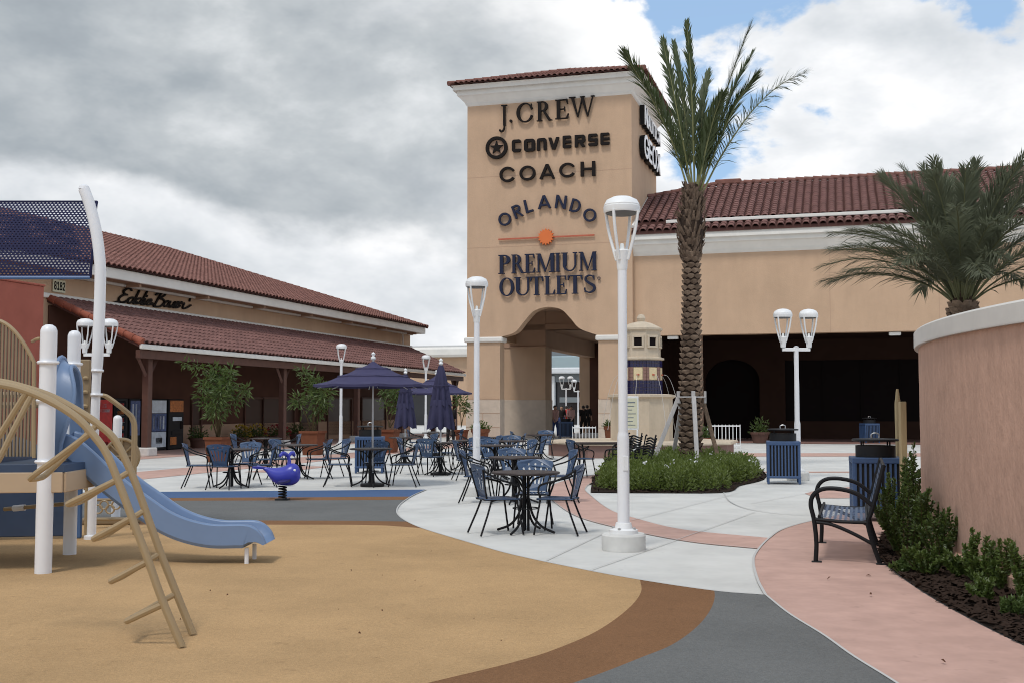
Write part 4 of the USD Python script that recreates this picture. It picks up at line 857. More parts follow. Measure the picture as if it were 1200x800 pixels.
def cafe_set(px, Y, where, chairs, group='chairs around the outdoor cafe tables', table=True):
    p = D(px, 478, Y)
    if table: settle(_tp, table_proto, f'round dark metal cafe table {where}', p, .4 + px * .1, 'round cafe tables')
    for a, r, side in chairs:                               # a: where the chair stands seen from the table (0 = right, 90 = beyond), it faces the table
        q = math.radians(a); c = p + np.array([math.cos(q), math.sin(q), 0]) * r
        settle(_cp, chair_proto, f'blue chair {side} the cafe table {where}', c, q + math.pi + math.radians((px * 7 + a * 3) % 17 - 8), group)
cafe_set(616, 14.3, 'nearest the camera', [(207, .40, 'left of'), (-22, .44, 'right of'), (80, .66, 'behind')])
cafe_set(603, 18.7, 'just behind the nearest one', [(172, .60, 'left of'), (8, .72, 'right of'), (95, .62, 'behind')])
cafe_set(581, 24.7, 'beside the second lamp post', [(190, .62, 'left of'), (20, .60, 'right of'), (100, .6, 'behind')])
cafe_set(577, 31.5, 'close to the left tower pier', [(185, .6, 'left of'), (-5, .62, 'right of')])
cafe_set(546, 28.5, 'left of the second lamp post', [(165, .6, 'left of'), (-60, .6, 'in front of'), (20, .62, 'right of')])
cafe_set(597, 28.0, 'between the second lamp post and the archway', [(200, .6, 'left of'), (10, .6, 'right of'), (85, .6, 'behind')])
cafe_set(312, 30.5, 'near the colonnade behind the whale rider', [(180, .62, 'left of'), (0, .62, 'right of')])
cafe_set(633, 34.5, 'under the archway by the fountain basin', [(195, .62, 'left of'), (75, .62, 'behind')])
cafe_set(272, 22.3, 'left of the blue whale rider', [(185, .62, 'left of'), (-95, .42, 'in front of'), (15, .56, 'right of'), (80, .62, 'behind')])
cafe_set(350, 25.0, 'right behind the blue whale rider', [(190, .66, 'left of'), (160, .34, 'in the left front of'), (10, .42, 'right of'), (30, .86, 'right outside of')])
cafe_set(435, 22.7, 'below the large open umbrella', [(184, .62, 'left of'), (-8, .66, 'right of'), (88, .62, 'behind')])
cafe_set(516, 26.6, 'under the right closed umbrella', [(-110, .5, 'in front of'), (175, .70, 'left of'), (30, .66, 'right of')])
cafe_set(474, 31.5, 'under the left closed umbrella', [(180, .6, 'left of'), (-20, .66, 'right of')])
cafe_set(510, 37.5, 'below the far open umbrella', [(190, .62, 'left of'), (5, .62, 'right of')])
# the darker set with wavy slat chairs
def wavy_chair(label, p, rz, mat):
    t = thing('wavy_slat_chair', label, 'chair', (p[0], p[1], .006), rz, 'wavy slatted chairs')
    for k in range(8):
        x = -.19 + k * .055
        MB().tube(curve([(x, -.22, .44), (x + .01, -.1, .43), (x, 0, .445), (x + .01, .1, .43), (x, .22, .44)], 3), .014, 6).build('seat_slat', mat, t)
    for k in range(7):
        z = .50 + k * .058; x = -.22 - (z - .45) * .28
        MB().tube(curve([(x, -.235, z + .0), (x - .03, -.12, z + .03), (x - .04, 0, z), (x - .03, .12, z - .02), (x, .235, z + .02)], 4), .021, 6).build('back_slat', mat, t)
    for s in (-1, 1):
        MB().tube(curve([(-.30, s * .24, 0), (-.22, s * .235, .42), (-.30, s * .24, .90), (-.335, s * .22, .93)], 5), .016, 7).build('leg', mat, t)
        MB().tube(curve([(.24, s * .235, 0), (.21, s * .235, .42), (.20, s * .245, .60), (.12, s * .25, .65), (-.12, s * .25, .66), (-.25, s * .24, .70)], 5), .016, 7).build('leg', mat, t)
    return t
pt = D(705, 478, 26.0)
t5 = thing('long_table', 'dark framed table with pale top between the wavy chairs beside the fountain', 'table', (pt[0], pt[1], .006), .1)
MB().box((0, 0, .75), (1.15, .75, .04), ch=.012).build('tabletop', K['tabletop'], t5, smooth=False)
for sx in (-1, 1):
    for sy in (-1, 1): MB().tube(curve([(sx * .5, sy * .3, 0), (sx * .46, sy * .28, .4), (sx * .5, sy * .3, .73)], 4), .02, 7).build('leg', K['black'], t5)
    MB().tube(curve([(sx * .48, -.28, .55), (sx * .3, 0, .68), (sx * .48, .28, .55)], 5), .012, 6).build('scroll', K['black'], t5)
wavy_chair('black wavy slatted chair right of the table, nearer the palm shrubs', D(748, 478, 25.6) , math.radians(200), K['black'])
wavy_chair('black wavy slatted chair half hidden behind the nearest lamp post', D(722, 478, 25.0), math.radians(165), K['black'])
settle(_cp, chair_proto, 'blue slotted metal chair left of the long dark table by the fountain', D(681, 478, 25.2), math.radians(20), 'chairs around the outdoor cafe tables')
wavy_chair('black wavy slatted chair behind the long dark table by the fountain', D(733, 478, 27.6), math.radians(215), K['black'])

# ------------------------------------------------------------------ umbrellas
def open_umbrella(px, Y, label, rad, ze, zt):
    p = D(px, 478, Y); t = thing('patio_umbrella', label, 'umbrella', (p[0], p[1], .006), .2)
    MB().tube([(0, 0, 0), (0, 0, zt + .06)], .02, 10).build('pole', K['steel'], t)
    MB().lathe([(.24, 0), (.24, .05), (.05, .08), (.035, .26), (0, .27)], 20).build('base', K['black'], t)
    MB().lathe([(.022, zt + .04), (.05, zt + .07), (.05, zt + .10), (.02, zt + .12), (.045, zt + .17), (0, zt + .21)], 14).build('finial', K['white'], t)
    def tier(r0, z0, r1, z1, name, n=8, sag=.035):
        m = 6; v, f = [], []
        for i in range(m + 1):
            q = i / m; r = r0 + (r1 - r0) * q; z = z0 + (z1 - z0) * q - sag * math.sin(q * math.pi)
            for k in range(n * 4):
                a = 2 * math.pi * k / (n * 4); b = (k % 4) / 4; w = math.cos(math.pi / n) / math.cos(2 * math.pi / n * (b - .5))
                v.append((r * w * math.cos(a), r * w * math.sin(a), z - .018 * q * math.sin(math.pi * b) * (r1 / rad)))
        N = n * 4
        for k in range(N): v.append((v[m * N + k][0] * .998, v[m * N + k][1] * .998, v[m * N + k][2] - .05))
        for i in range(m + 1): f += [(i * N + k, (i + 1) * N + k, (i + 1) * N + (k + 1) % N, i * N + (k + 1) % N) for k in range(N)]
        return MB().add(v, f).build(name, K['umb'], t, smooth=25)
    H = zt - ze
    tier(rad * .52, ze + H * .50, rad, ze + .06, 'canopy'); tier(rad * .24, ze + H * .80, rad * .60, ze + H * .46, 'middle_tier'); tier(.02, zt + .02, rad * .30, ze + H * .76, 'top_tier')
    for k in range(8):
        a = 2 * math.pi * k / 8
        MB().tube([(0.03 * math.cos(a), .03 * math.sin(a), zt - .14), (rad * .93 * math.cos(a), rad * .93 * math.sin(a), ze - .02)], .008, 5).build('rib', K['steel'], t)
open_umbrella(437, 22.7, 'large open navy umbrella with three tiers over the front left cafe table', 1.18, 1.96, 2.46)
open_umbrella(511, 37.5, 'far open navy umbrella partly behind the closed ones', 1.2, 2.0, 2.6)
def closed_umbrella(px, Y, label, zt, zb, r):
    p = D(px, 478, Y); t = thing('closed_umbrella', label, 'umbrella', (p[0], p[1], .006), .5)
    MB().tube([(0, 0, 0), (0, 0, zt + .05)], .02, 10).build('pole', K['white'], t)
    MB().lathe([(.24, 0), (.24, .05), (.05, .08), (.035, .26), (0, .27)], 20).build('base', K['black'], t)
    MB().lathe([(.022, zt + .02), (.055, zt + .07), (.03, zt + .11), (.05, zt + .15), (0, zt + .2)], 14).build('finial', K['white'], t)
    rng = np.random.default_rng(int(px))
    def drape(z0, z1, r0, r1, name):
        N, m = 64, 14; v = []
        ph = rng.uniform(0, 6)
        for i in range(m + 1):
            q = i / m
            for k in range(N):
                a = 2 * math.pi * k / N; fl = (.5 + .5 * math.cos(8 * a + ph + .5 * math.sin(3 * a))) ** 1.5
                rr = (r0 + (r1 - r0) * q ** .8) * (1 - .42 * q * fl) * (1 + .06 * math.sin(2 * a + ph))
                v.append((rr * math.cos(a), rr * math.sin(a), z0 + (z1 - z0) * q + (.04 * math.cos(8 * a + ph) if i == m else 0)))
        MB().add(v, [(i * N + k, (i + 1) * N + k, (i + 1) * N + (k + 1) % N, i * N + (k + 1) % N) for i in range(m) for k in range(N)]).build(name, K['umb2'], t, smooth=50)
    zm = zt - (zt - zb) * .62
    drape(zm + .12, zb, r * .62, r, 'canopy'); drape(zt + .03, zm, .05, r * .80, 'upper_tier')
    MB().tube([(.62 * r * math.cos(a), .62 * r * math.sin(a), zm + .45) for a in np.linspace(0, 2 * np.pi, 20)[:-1]], .012, 5, True).build('strap', K['umb2'], t)
closed_umbrella(516.5, 26.6, 'closed navy umbrella, the nearer and taller of two', 2.52, 1.08, .34)
closed_umbrella(475, 31.5, 'closed navy umbrella, the farther left of two', 2.46, 1.02, .33)

# ------------------------------------------------------------------ bins
def bin_proto(label, p, rz, lid='flat'):
    t = thing('litter_bin', label, 'litter bin', (p[0], p[1], .006), rz)
    w = .33
    MB().box((0, 0, .48), (w * 2 - .06, w * 2 - .06, .72)).build('liner', K['darkgrey'], t, smooth=False)
    for z in (.83, .14): MB().box((0, 0, z), (w * 2 + .02, w * 2 + .02, .08 if z > .5 else .05), ch=.012).build('rim', K['bluel'], t, smooth=False)
    for s in range(4):
        R = rot_z(s * math.pi / 2)
        for k in range(10):
            c = R @ np.array([w - .005, -w + .035 + k * (2 * w - .07) / 9, .48])
            MB().box(c, (.012, .030, .66), rz=s * math.pi / 2).build('slat', K['bluel'], t, smooth=False)
        c = R @ np.array([w - .02, w - .02, .42]); MB().box(c, (.05, .05, .84), ch=.008).build('leg', K['bluel'], t, smooth=False)
    MB().lathe([(.27, .87), (.27, 1.03), (0, 1.03)], 24).build('lid_band', K['darkgrey'], t)
    MB().lathe([(.31, 1.09), (.32, 1.105), (.31, 1.12), (.10, 1.13), (0, 1.13)], 24).build('lid', K['darkgrey'], t)
    for s in range(4): MB().tube([(.25 * math.cos(s * 1.57 + .78), .25 * math.sin(s * 1.57 + .78), z) for z in (1.02, 1.10)], .012, 6).build('lid_post', K['darkgrey'], t)
    MB().tube(curve([(-.05, 0, 1.13), (-.05, 0, 1.18), (0, 0, 1.20), (.05, 0, 1.18), (.05, 0, 1.13)], 4), .012, 6).build('handle', K['steel'], t)
    return t
b1 = bin_proto('blue slatted litter bin standing beside the twin headed lamp post', D(917, 478, 23.6), -.20)
b2 = dup(b1, 'blue slatted litter bin behind the bench by the curved wall', [*D(1025, 478, 15.9)[:2], .006], -.22)
dup(b1, 'small far blue litter bin under the arcade above the near one', [*D(1018.5, 478, 51)[:2], .006], .1)
dup(b1, 'blue litter bin behind the table under the open umbrella', [*D(434, 478, 27.5)[:2], .006], .05)
dup(b1, 'dark blue bin in the passage seen through the archway', [*D(663, 478, 58)[:2], .006], .1)
# label panel on the near bin

# ------------------------------------------------------------------ bench
def cells(nu, nv, hole, fn, mb):
    """plate of nu x nv cells with a lozenge hole in each, staggered by rows, mapped by fn(u, v) from 0..1"""
    for i in range(nu):
        for j in range(nv):
            s = (j % 2) * .5; u0, u1, v0, v1 = (i + s) / (nu + .5), (i + 1 + s) / (nu + .5), j / nv, (j + 1) / nv
            uc, vc = (u0 + u1) / 2, (v0 + v1) / 2; hu, hv = (u1 - u0) / 2 * hole, (v1 - v0) / 2 * hole
            o = [(u0, v0), (uc, v0), (u1, v0), (u1, vc), (u1, v1), (uc, v1), (u0, v1), (u0, vc)]
            h = [(uc - hu * .7, vc - hv * .7), (uc, vc - hv), (uc + hu * .7, vc - hv * .7), (uc + hu, vc), (uc + hu * .7, vc + hv * .7), (uc, vc + hv), (uc - hu * .7, vc + hv * .7), (uc - hu, vc)]
            mb.add([fn(a, b) for a, b in o + h], [(k, (k + 1) % 8, 8 + (k + 1) % 8, 8 + k) for k in range(8)])
    return mb
def bench():
    pn = G(957, 659)
    t = thing('park_bench', 'black framed bench with blue perforated seat facing left on the pink path', 'bench', (pn[0], pn[1], .006), -math.radians(17.0))
    L = 1.75                                                # x to the back, y along the bench (away)
    prof = [(.03, .455), (.10, .44), (.25, .425), (.42, .42), (.50, .45), (.545, .55), (.60, .75), (.66, .97)]
    pc = curve(prof, 6); d = np.r_[0, np.cumsum(np.linalg.norm(np.diff(pc, axis=0), axis=1))]; d /= d[-1]
    at = lambda v: (np.interp(v, d, pc[:, 0]), np.interp(v, d, pc[:, 1]))
    mb = cells(22, 9, .62, lambda u, v: (at(v * .45)[0], .04 + u * (L - .08), at(v * .45)[1]), MB()); mb.build('seat', K['blue'], t, smooth=False)
    mb = cells(22, 9, .62, lambda u, v: (at(.50 + v * .5)[0], .04 + u * (L - .08), at(.50 + v * .5)[1]), MB()); mb.build('backrest', K['blue'], t, smooth=False)
    for q in (0.0, .46, .5, 1.0):
        x, z = at(q); MB().tube([(x, .02, z), (x, L - .02, z)], .016, 8).build('rail', K['black'], t)
    for y in (0.02, L - .02):
        MB().tube(curve([(-.01, y, .0), (.0, y, .2), (-.02, y, .42), (-.05, y, .58), (-.015, y, .68), (.08, y, .735), (.24, y, .735), (.40, y, .69), (.545, y, .58)], 6), .023, 9).build('end_frame', K['black'], t)
        MB().tube(curve([(.66, y, .98), (.60, y, .75), (.535, y, .52), (.50, y, .40), (.545, y, .20), (.61, y, .0)], 6), .023, 9).build('end_frame', K['black'], t)
        MB().tube([(-.015, y, .43), (.25, y, .41), (.51, y, .41)], .018, 8).build('seat_bearer', K['black'], t)
        MB().tube(curve([(.0, y, .40), (.15, y, .38), (.35, y, .30), (.54, y, .20)], 5), .018, 8).build('brace', K['black'], t)
        for x in (-.01, .61): MB().box((x + .01, y, .006), (.10, .06, .012), ch=.004).build('foot', K['black'], t, smooth=False)
    return t
bench()

# ------------------------------------------------------------------ fountain
def fountain():
    Y = 38.0; p = D(752, 478, Y); t = thing('fountain', 'cream fountain tower with cobalt tile band rising from a low octagonal basin', 'fountain', (p[0], p[1], 0), FR)
    zz = lambda y: 1.55 + (478 - y) * (Y - 1.0) / FPX
    o8 = math.pi / 8
    MB().lathe([(3.15, 0), (3.15, .40), (2.95, .40), (2.95, .06), (0, .06)], 8, rot=o8).build('basin_wall', K['basin'], t, smooth=False)
    MB().lathe([(2.9, .40), (3.28, .40), (3.30, .44), (3.28, .49), (2.9, .49)], 8, rot=o8).build('basin_rim', K['cream'], t, smooth=False)
    MB().lathe([(2.94, .36), (0, .36)], 8, rot=o8).build('water', K['glass'], t, smooth=False)
    h1 = zz(463)
    MB().lathe([(1.06, .3), (1.06, h1 - .08)], 8, rot=o8).build('pedestal', K['cream'], t, smooth=False)
    MB().lathe([(1.06, h1 - .10), (1.16, h1 - .04), (1.16, h1 + .03), (.9, h1 + .06), (0, h1 + .06)], 8, rot=o8).build('pedestal_cap', K['cream'], t, smooth=False)
    r = .70; h2 = zz(421)
    MB().lathe([(r - .03, h1), (r - .03, h2)], 8, rot=o8).build('tile_core', K['cream'], t, smooth=False)
    rows = 10; rh = (h2 - h1 - .06) / rows
    for s in range(8):
        R = rot_z(s * math.pi / 4 - math.pi / 2); ap = r * math.cos(o8); fw = 2 * r * math.sin(o8); n = 5; mbs = {'tileblue': MB(), 'tiletan': MB()}
        for j in range(rows):
            for i in range(n):
                mk = 'tiletan' if 4 <= j <= 7 else 'tileblue'
                if 4 <= j <= 7 and i in (1, 2, 3): continue
                mbs[mk].add((np.array([(a, b, c) for a in (ap - .04, ap + .012) for b in (-fw / 2 + fw * i / n + .006, -fw / 2 + fw * (i + 1) / n - .006) for c in (h1 + .06 + rh * j + .005, h1 + .06 + rh * (j + 1) - .005)])) @ R.T, [(0, 1, 3, 2), (4, 6, 7, 5), (0, 4, 5, 1), (2, 3, 7, 6), (0, 2, 6, 4), (1, 5, 7, 3)])
        mbs['tileblue'].build('blue_tiles', K['tileblue'], t, smooth=False, kind='stuff'); mbs['tiletan'].build('tan_tiles', K['tiletan'], t, smooth=False, kind='stuff')
        c = R @ np.array([ap, 0, h1 + .06 + rh * 6]); pl = MB().box(c, (.05, fw * .56, rh * 3.6), rz=s * math.pi / 4 - math.pi / 2, ch=.01).build('spout_panel', K['tilecream'], t, smooth=False)
        c2 = R @ np.array([ap + .03, 0, h1 + .06 + rh * 5.7]); MB().lathe([(0, -.03), (.05, -.02), (.05, .02), (0, .03)], 10, c2).build('spout', K['rust'], pl)
    MB().lathe([(r, h2), (r + .08, h2 + .03), (r + .08, h2 + .09), (r - .04, h2 + .12)], 8, rot=o8).build('ledge', K['cream'], t, smooth=False)
    h3 = zz(386); ru = .66
    MB().lathe([(ru, h2 + .08), (ru, h3)], 8, rot=o8).build('lantern', K['cream'], t, smooth=False)
    zc = (h3 + zz(411)) / 2 - .02
    for s in range(8):
        a = s * math.pi / 4 - math.pi / 2; R = rot_z(a); ap = ru * math.cos(o8)
        fr = MB()
        for dy, dz, sy, sz in ((0, .17, .40, .07), (0, -.17, .40, .07), (-.165, 0, .07, .28), (.165, 0, .07, .28)): fr.box(R @ np.array([ap + .02, dy, 0]) + [0, 0, zc + dz], (.08, sy, sz), rz=a, ch=.01)
        w = fr.build('window_surround', K['cream'], t, smooth=False)
        MB().box(R @ np.array([ap + .004, 0, 0]) + [0, 0, zc], (.02, .27, .27), rz=a).build('opening', K['arcdark'], w, smooth=False)
    MB().lathe([(ru, h3 - .02), (ru + .07, h3 + .03), (ru + .07, h3 + .09), (ru - .05, h3 + .16), (ru * .6, h3 + .26), (0, h3 + .36)], 8, rot=o8).build('cap', K['cream'], t, smooth=False)
    MB().lathe([(.0, h3 + .28), (.12, h3 + .34), (.15, h3 + .44), (.10, h3 + .55), (0, h3 + .58)], 16).build('finial', K['cream'], t)
    for s in range(8):
        a = s * math.pi / 4 - math.pi / 2; d = np.array([math.cos(a), math.sin(a), 0]); z0 = h1 + .06 + rh * 5.7
        P = [d * (r + .05 + v * q) + [0, 0, z0 + .3 * q - 4.9 * q * q] for v in (.95,) for q in np.linspace(0, .64, 16)]
        MB().tube(P, np.linspace(.005, .008, len(P)), 6).build('water_jet', K['water'], t)
fountain()
def menu_board():
    p = D(737, 478, 33.0); t = thing('menu_board', 'pale yellow notice board on white legs just right of the nearest lamp post', 'notice board', (p[0], p[1], 0), -.1)
    zz = lambda y: 1.55 + (478 - y) * 33 / FPX
    MB().box((0, 0, (zz(464) + zz(503)) / 2), (.56, .05, zz(464) - zz(503)), ch=.012).build('frame', K['white'], t, smooth=False)
    MB().box((0, -.027, (zz(466) + zz(501)) / 2), (.48, .006, zz(466) - zz(501))).build('board', K['screen'], t, smooth=False)
    for s in (-1, 1): MB().box((s * .24, .0, zz(503) / 2), (.05, .05, zz(503)), ch=.008).build('leg', K['white'], t, smooth=False)
    for k in range(7): MB().box((.02 * (k % 2), -.032, zz(471 + k * 4.4)), (.36 - .09 * (k % 3), .004, .035 if k == 0 else .022)).build('text_line', K['fargrey'], t, smooth=False)
menu_board()
def railing(px0, px1, Y, label, yt=497):
    a, b = D(px0, 478, Y), D(px1, 478, Y); L = b[0] - a[0]; t = thing('white_railing', label, 'railing', (a[0], a[1], 0))
    h = 1.55 + (478 - yt) * Y / FPX
    for z in (.12, h - .05): MB().box((L / 2, 0, z), (L, .05, .05)).build('rail', K['white'], t, smooth=False)
    n = int(L / .13)
    for k in range(n + 1): MB().box((L * k / n, 0, h / 2), (.028, .028, h)).build('baluster', K['white'], t, smooth=False)
railing(829, 867, 44.0, 'low white railing behind the palm in front of the dark arcade')
railing(671, 698, 50.0, 'low white railing seen under the archway right of the dark bin', 499)
# ------------------------------------------------------------------ playground structure
def playground():
    o = np.array([-4.5, 11.3, 0.0]); t = thing('playground_structure', 'playground tower with blue slide, white posts, tan loop ladder and navy perforated shade', 'playground', o)
    L = lambda p: np.asarray(p, float) - o
    # posts
    for px, py, top, r, name in ((50.5, 672, 380, .077, 'post'), (81.5, 650, 387, .068, 'post'), (135.5, 607, 486, .062, 'post'), (25, 625, 540, .08, 'post')):
        g = G(px, py); zt = EYE + (HOR - top) * g[1] / FPX; p = L(g)
        q = MB().lathe([(r, 0), (r, zt - r * 1.05), (r * .98, zt - r * .75), (r * .8, zt - r * .33), (r * .4, zt - r * .06), (0, zt)], 24, p).build(name, K['whitepost'], t, smooth=60)
        for z in ([zt - .36, zt - .72, 1.05] if zt > 2 else [.5]):
            MB().tube([(p[0] + (r + .008) * math.cos(a), p[1] + (r + .008) * math.sin(a), z) for a in np.linspace(0, 2 * np.pi, 25)[:-1]], .018, 6, True).build('clamp', K['whitepost'], q)
    # curved canopy pole
    g = G(107, 632); Yp = g[1]; at = lambda x, y, Y=Yp: L(D(x, y, Y))
    P = [at(107, 632), at(109, 560), at(112, 470), at(115.5, 390), at(117.5, 330), at(116.5, 300), at(112, 268), at(105, 240), at(98.5, 222)]
    pc_ = curve(P, 6); MB().tube(pc_, np.interp(pc_[:, 2], [at(113, 440)[2], at(113, 436)[2]], [.052, .066]), 16).build('canopy_pole', K['whitepost'], t)
    top = P[-1]; MB().lathe([(.064, .0), (.056, .035), (.03, .055), (0, .06)], 14, top).build('pole_cap', K['whitepost'], t)
    for y in (462, 434): c = at(112.5 if y > 450 else 113.5, y); MB().tube([(c[0] + .064 * math.cos(a), c[1] + .064 * math.sin(a), c[2]) for a in np.linspace(0, 2 * np.pi, 25)[:-1]], .018, 6, True).build('clamp', K['whitepost'], t)
    MB().lathe([(.085, 0), (.085, .05), (.055, .06)], 18, L(g)).build('collar', K['whitepost'], t)
    # perforated canopy: a barrel vault seen from below; near slope, far slope
    xr = [at(104, 326)[0], at(92, 226)[0]]; z0, z1 = at(104, 325)[2], at(92, 226)[2]
    def near(u, v):
        xe = np.interp(v, [0, .3, .6, 1], [at(104, 325)[0], at(104, 298)[0], at(99, 262)[0], at(92, 226)[0]])
        return (xe - 2.6 * (1 - u), L([0, Yp, 0])[1] + .05 + .55 * v ** 1.6, z0 + (z1 - z0) * v)
    cells(56, 32, .56, near, MB()).build('canopy_panel', K['mesh'], t, smooth=False)
    Yf = Yp + 1.9
    def far(u, v):
        x = L(D(99 - 5 * v, 300, Yf))[0] - 3.0 * (1 - u); zt_ = L(D(40, 254, Yf))[2] - .42 * (u - .42) ** 2
        return (x, L([0, Yf, 0])[1] - .35 * v, L(D(60, 299, Yf))[2] + (zt_ - L(D(60, 299, Yf))[2]) * v)
    cells(54, 17, .50, far, MB()).build('canopy_panel', K['mesh'], t, smooth=False)
    e = [near(1, v) for v in np.linspace(0, 1, 12)]; MB().tube(e, .018, 6).build('canopy_edge', K['mesh'], t)
    for v in (0, 1): MB().tube([near(0, v), near(1, v)], .022 if v == 0 else .015, 6).build('canopy_edge', K['navyl' if v == 0 else 'mesh'], t)
    # deck
    zd = 1.02; dk = [(-2.2, -.85), (.28, -.55), (.22, 1.0), (-2.2, 1.0)]
    MB().poly(Polygon(dk), .07, lambda v: v + [0, 0, zd - .07]).build('deck', K['navy'], t, smooth=False)
    for (a, b) in zip(dk, dk[1:] + dk[:1]):
        a, b = np.array(a), np.array(b); c = (a + b) / 2; d = b - a
        MB().box((c[0], c[1], zd - .165), (np.hypot(*d) - .02, .03, .19), rz=math.atan2(d[1], d[0]), ch=.008).build('deck_fascia', K['deckbeige'], t, smooth=False)
    for q in ((-2.1, -.78), (-2.1, .92)): MB().lathe([(.07, 0), (.07, 2.26), (.05, 2.32), (0, 2.34)], 20, (q[0], q[1], 0)).build('post', K['whitepost'], t, smooth=60)
    # dark arched tunnel mat on the deck
    MB().add(*trimesh_half(.62, 1.5, 20)).xf(lambda v: v * [1, 1, .42] + [-1.15, .25, zd]).build('tunnel', K['navy'], t, smooth=50)
    # navy panel under the deck with its activity bar
    a, b = L(G(-60, 634)), L(G(94, 631)); c = (a + b) / 2; d = b - a; w = np.hypot(d[0], d[1]); h = EYE + (HOR - 563) * G(94, 631)[1] / FPX
    rz = math.atan2(d[1], d[0])
    MB().box((c[0], c[1], h / 2 + .02), (w, .05, h - .04), rz=rz, ch=.012).build('play_panel', K['navy'], t, smooth=False)
    MB().box((b[0] - .03, b[1] - .005, h / 2 + .01), (.09, .065, h), rz=rz, ch=.015).build('panel_edge', K['navyl'], t, smooth=False)
    MB().tube([L(D(5, 596, 12.4)), L(D(85, 589, 12.2))], .022, 8).build('activity_bar', K['tanmetal'], t)
    MB().tube([L(D(16, 595, 12.37)), L(D(29, 594, 12.34))], .034, 10).build('activity_roller', K['whitepost'], t)
    MB().tube([(b[0] + .07, b[1], 0), (b[0] + .07, b[1], .95)], .028, 8).build('tan_post', K['tanmetal'], t)
    # slide
    Yn = 11.32; s_ = lambda x, y: (D(x, y, Yn)[0], D(x, y, Yn)[2])
    rim = curve([s_(68, 507), s_(88, 514), (s_(108, 530)), s_(128, 549), s_(150, 567), s_(173, 583), s_(198, 600), s_(222, 610), s_(250, 615.5), s_(284, 615.5), s_(297, 619), s_(306, 627), s_(311, 637)], 6)
    W = .47; prof = [(0, -.17), (0, .0), (.012, .012), (.045, .012), (.06, -.005), (.085, -.13), (.14, -.165), (W / 2, -.175)]
    prof = prof + [(W - x, z) for x, z in prof[:-1][::-1]]
    prof += [(W - .03, -.20), (.03, -.20)]
    n = len(prof); v = []
    T = np.gradient(rim, axis=0); T /= np.linalg.norm(T, axis=1, keepdims=True); N = np.c_[-T[:, 1], T[:, 0]]
    N[N[:, 1] < 0] *= -1
    dep = np.interp(np.arange(len(rim)), [0, len(rim) - 19, len(rim) - 13, len(rim) - 7, len(rim) - 1], [1.15, 1.12, 1.0, .62, .16])
    for (x, z), nn, k in zip(rim, N, dep): v += [(x + nn[0] * q * k, Yn + y, z + nn[1] * q * k) for y, q in prof]
    f = [(i * n + k, i * n + (k + 1) % n, (i + 1) * n + (k + 1) % n, (i + 1) * n + k) for i in range(len(rim) - 1) for k in range(n)]
    mb = MB().add(L(v), [q[::-1] for q in f])
    for e in (0, len(rim) - 1):
        r0 = L(v[e * n:(e + 1) * n]); c0 = r0.mean(0); mb.add(np.vstack([r0, c0]), [(k, (k + 1) % n, n) for k in range(n)])
    sl = mb.build('slide', K['slide'], t, smooth=40)
    for x, y0 in ((299, 640),):
        p = L(G(x, 655) if x > 200 else D(x, 600, Yn + .25)); zt = L([0, 0, s_(x, y0)[1]])[2] - .02
        for dy in ((0.06, .40) if x > 200 else (.0,)): MB().tube([(p[0], L([0, Yn + dy, 0])[1] + .02, 0), (p[0], L([0, Yn + dy, 0])[1] + .02, max(zt, .1))], .022, 8).build('slide_leg', K['whitepost'], sl)
    # hood over the slide entrance
    hv, m = [], 22
    prof_h = [(66, 100), (69, 102)]
    def hood(u, q):                                       # u along the slide, q round the arch 0 near foot .. 1 far foot
        a = math.pi * q; yy = Yn - .05 + (W + .1) * (.5 - .5 * math.cos(a)); zz = math.sin(a) ** .75
        xo = -4.60 + .11 * u; zb = 1.02 - .05 * u; zt = np.interp(u, [0, .35, 1], [2.07, 2.02, 1.98])
        lean = .16 * u * math.sin(math.pi * min(1, zz) ** 2.0) * max(0, 1 - 1.25 * q)
        return (xo + lean + .02 * math.sin(a * .5), yy, zb + (zt - zb) * zz)
    nu = 8
    for th in (0, .03):
        for i in range(nu + 1):
            for k in range(m + 1):
                p = np.array(hood(i / nu, k / m)); c = np.array([p[0], Yn + W / 2, 1.2]); d = c - p; d[0] = 0; hv.append(p + d / (np.linalg.norm(d) + 1e-9) * th)
    f = []
    for s in (0, 1):
        b0 = s * (nu + 1) * (m + 1)
        for i in range(nu):
            for k in range(m):
                q = (b0 + i * (m + 1) + k, b0 + (i + 1) * (m + 1) + k, b0 + (i + 1) * (m + 1) + k + 1, b0 + i * (m + 1) + k + 1); f.append(q if s else q[::-1])
    off = (nu + 1) * (m + 1)
    for i in (0, nu):
        for k in range(m): f.append((i * (m + 1) + k, i * (m + 1) + k + 1, off + i * (m + 1) + k + 1, off + i * (m + 1) + k))
    hm = MB().add(L(hv), f).build('slide_hood', K['slide'], t, smooth=50)
    for i in (0, nu): MB().tube([L(np.array(hood(i / nu, k / m))) for k in range(m + 1)], .022, 8).build('hood_rim', K['slide'], hm)
    # tan slat barrier with arched top at the left
    Yb = 10.85
    for k in range(30):
        x = 40 - k * 4.1; yt = 375 + .0175 * max(0, x + 8) ** 2 * (1.22) if x > -8 else 375 + .0175 * (x + 8) ** 2
        p = L(D(x, 412, Yb)); zt = EYE + (HOR - yt) * Yb / FPX; zb = EYE + (HOR - 534) * Yb / FPX
        MB().box((p[0], p[1], (zt + zb) / 2), (.017, .026, zt - zb)).build('slat', K['slat'], t, smooth=False)
    P = [L(D(x, 375 + .0213 * max(0, x + 8) ** 2 if x > -8 else 375 + .0175 * (x + 8) ** 2, Yb)) for x in np.linspace(-82, 40, 30)] + [L(D(40, 470, Yb)), L(D(40, 536, Yb))]
    MB().tube(P, .020, 8).build('barrier_frame', K['tanmetal'], t)
    for y in (462, 474): MB().tube([L(D(-80, y, Yb + .5)), L(D(52, y, Yb + .5))], .03, 8).build('back_rail', K['deckbeige'], t)
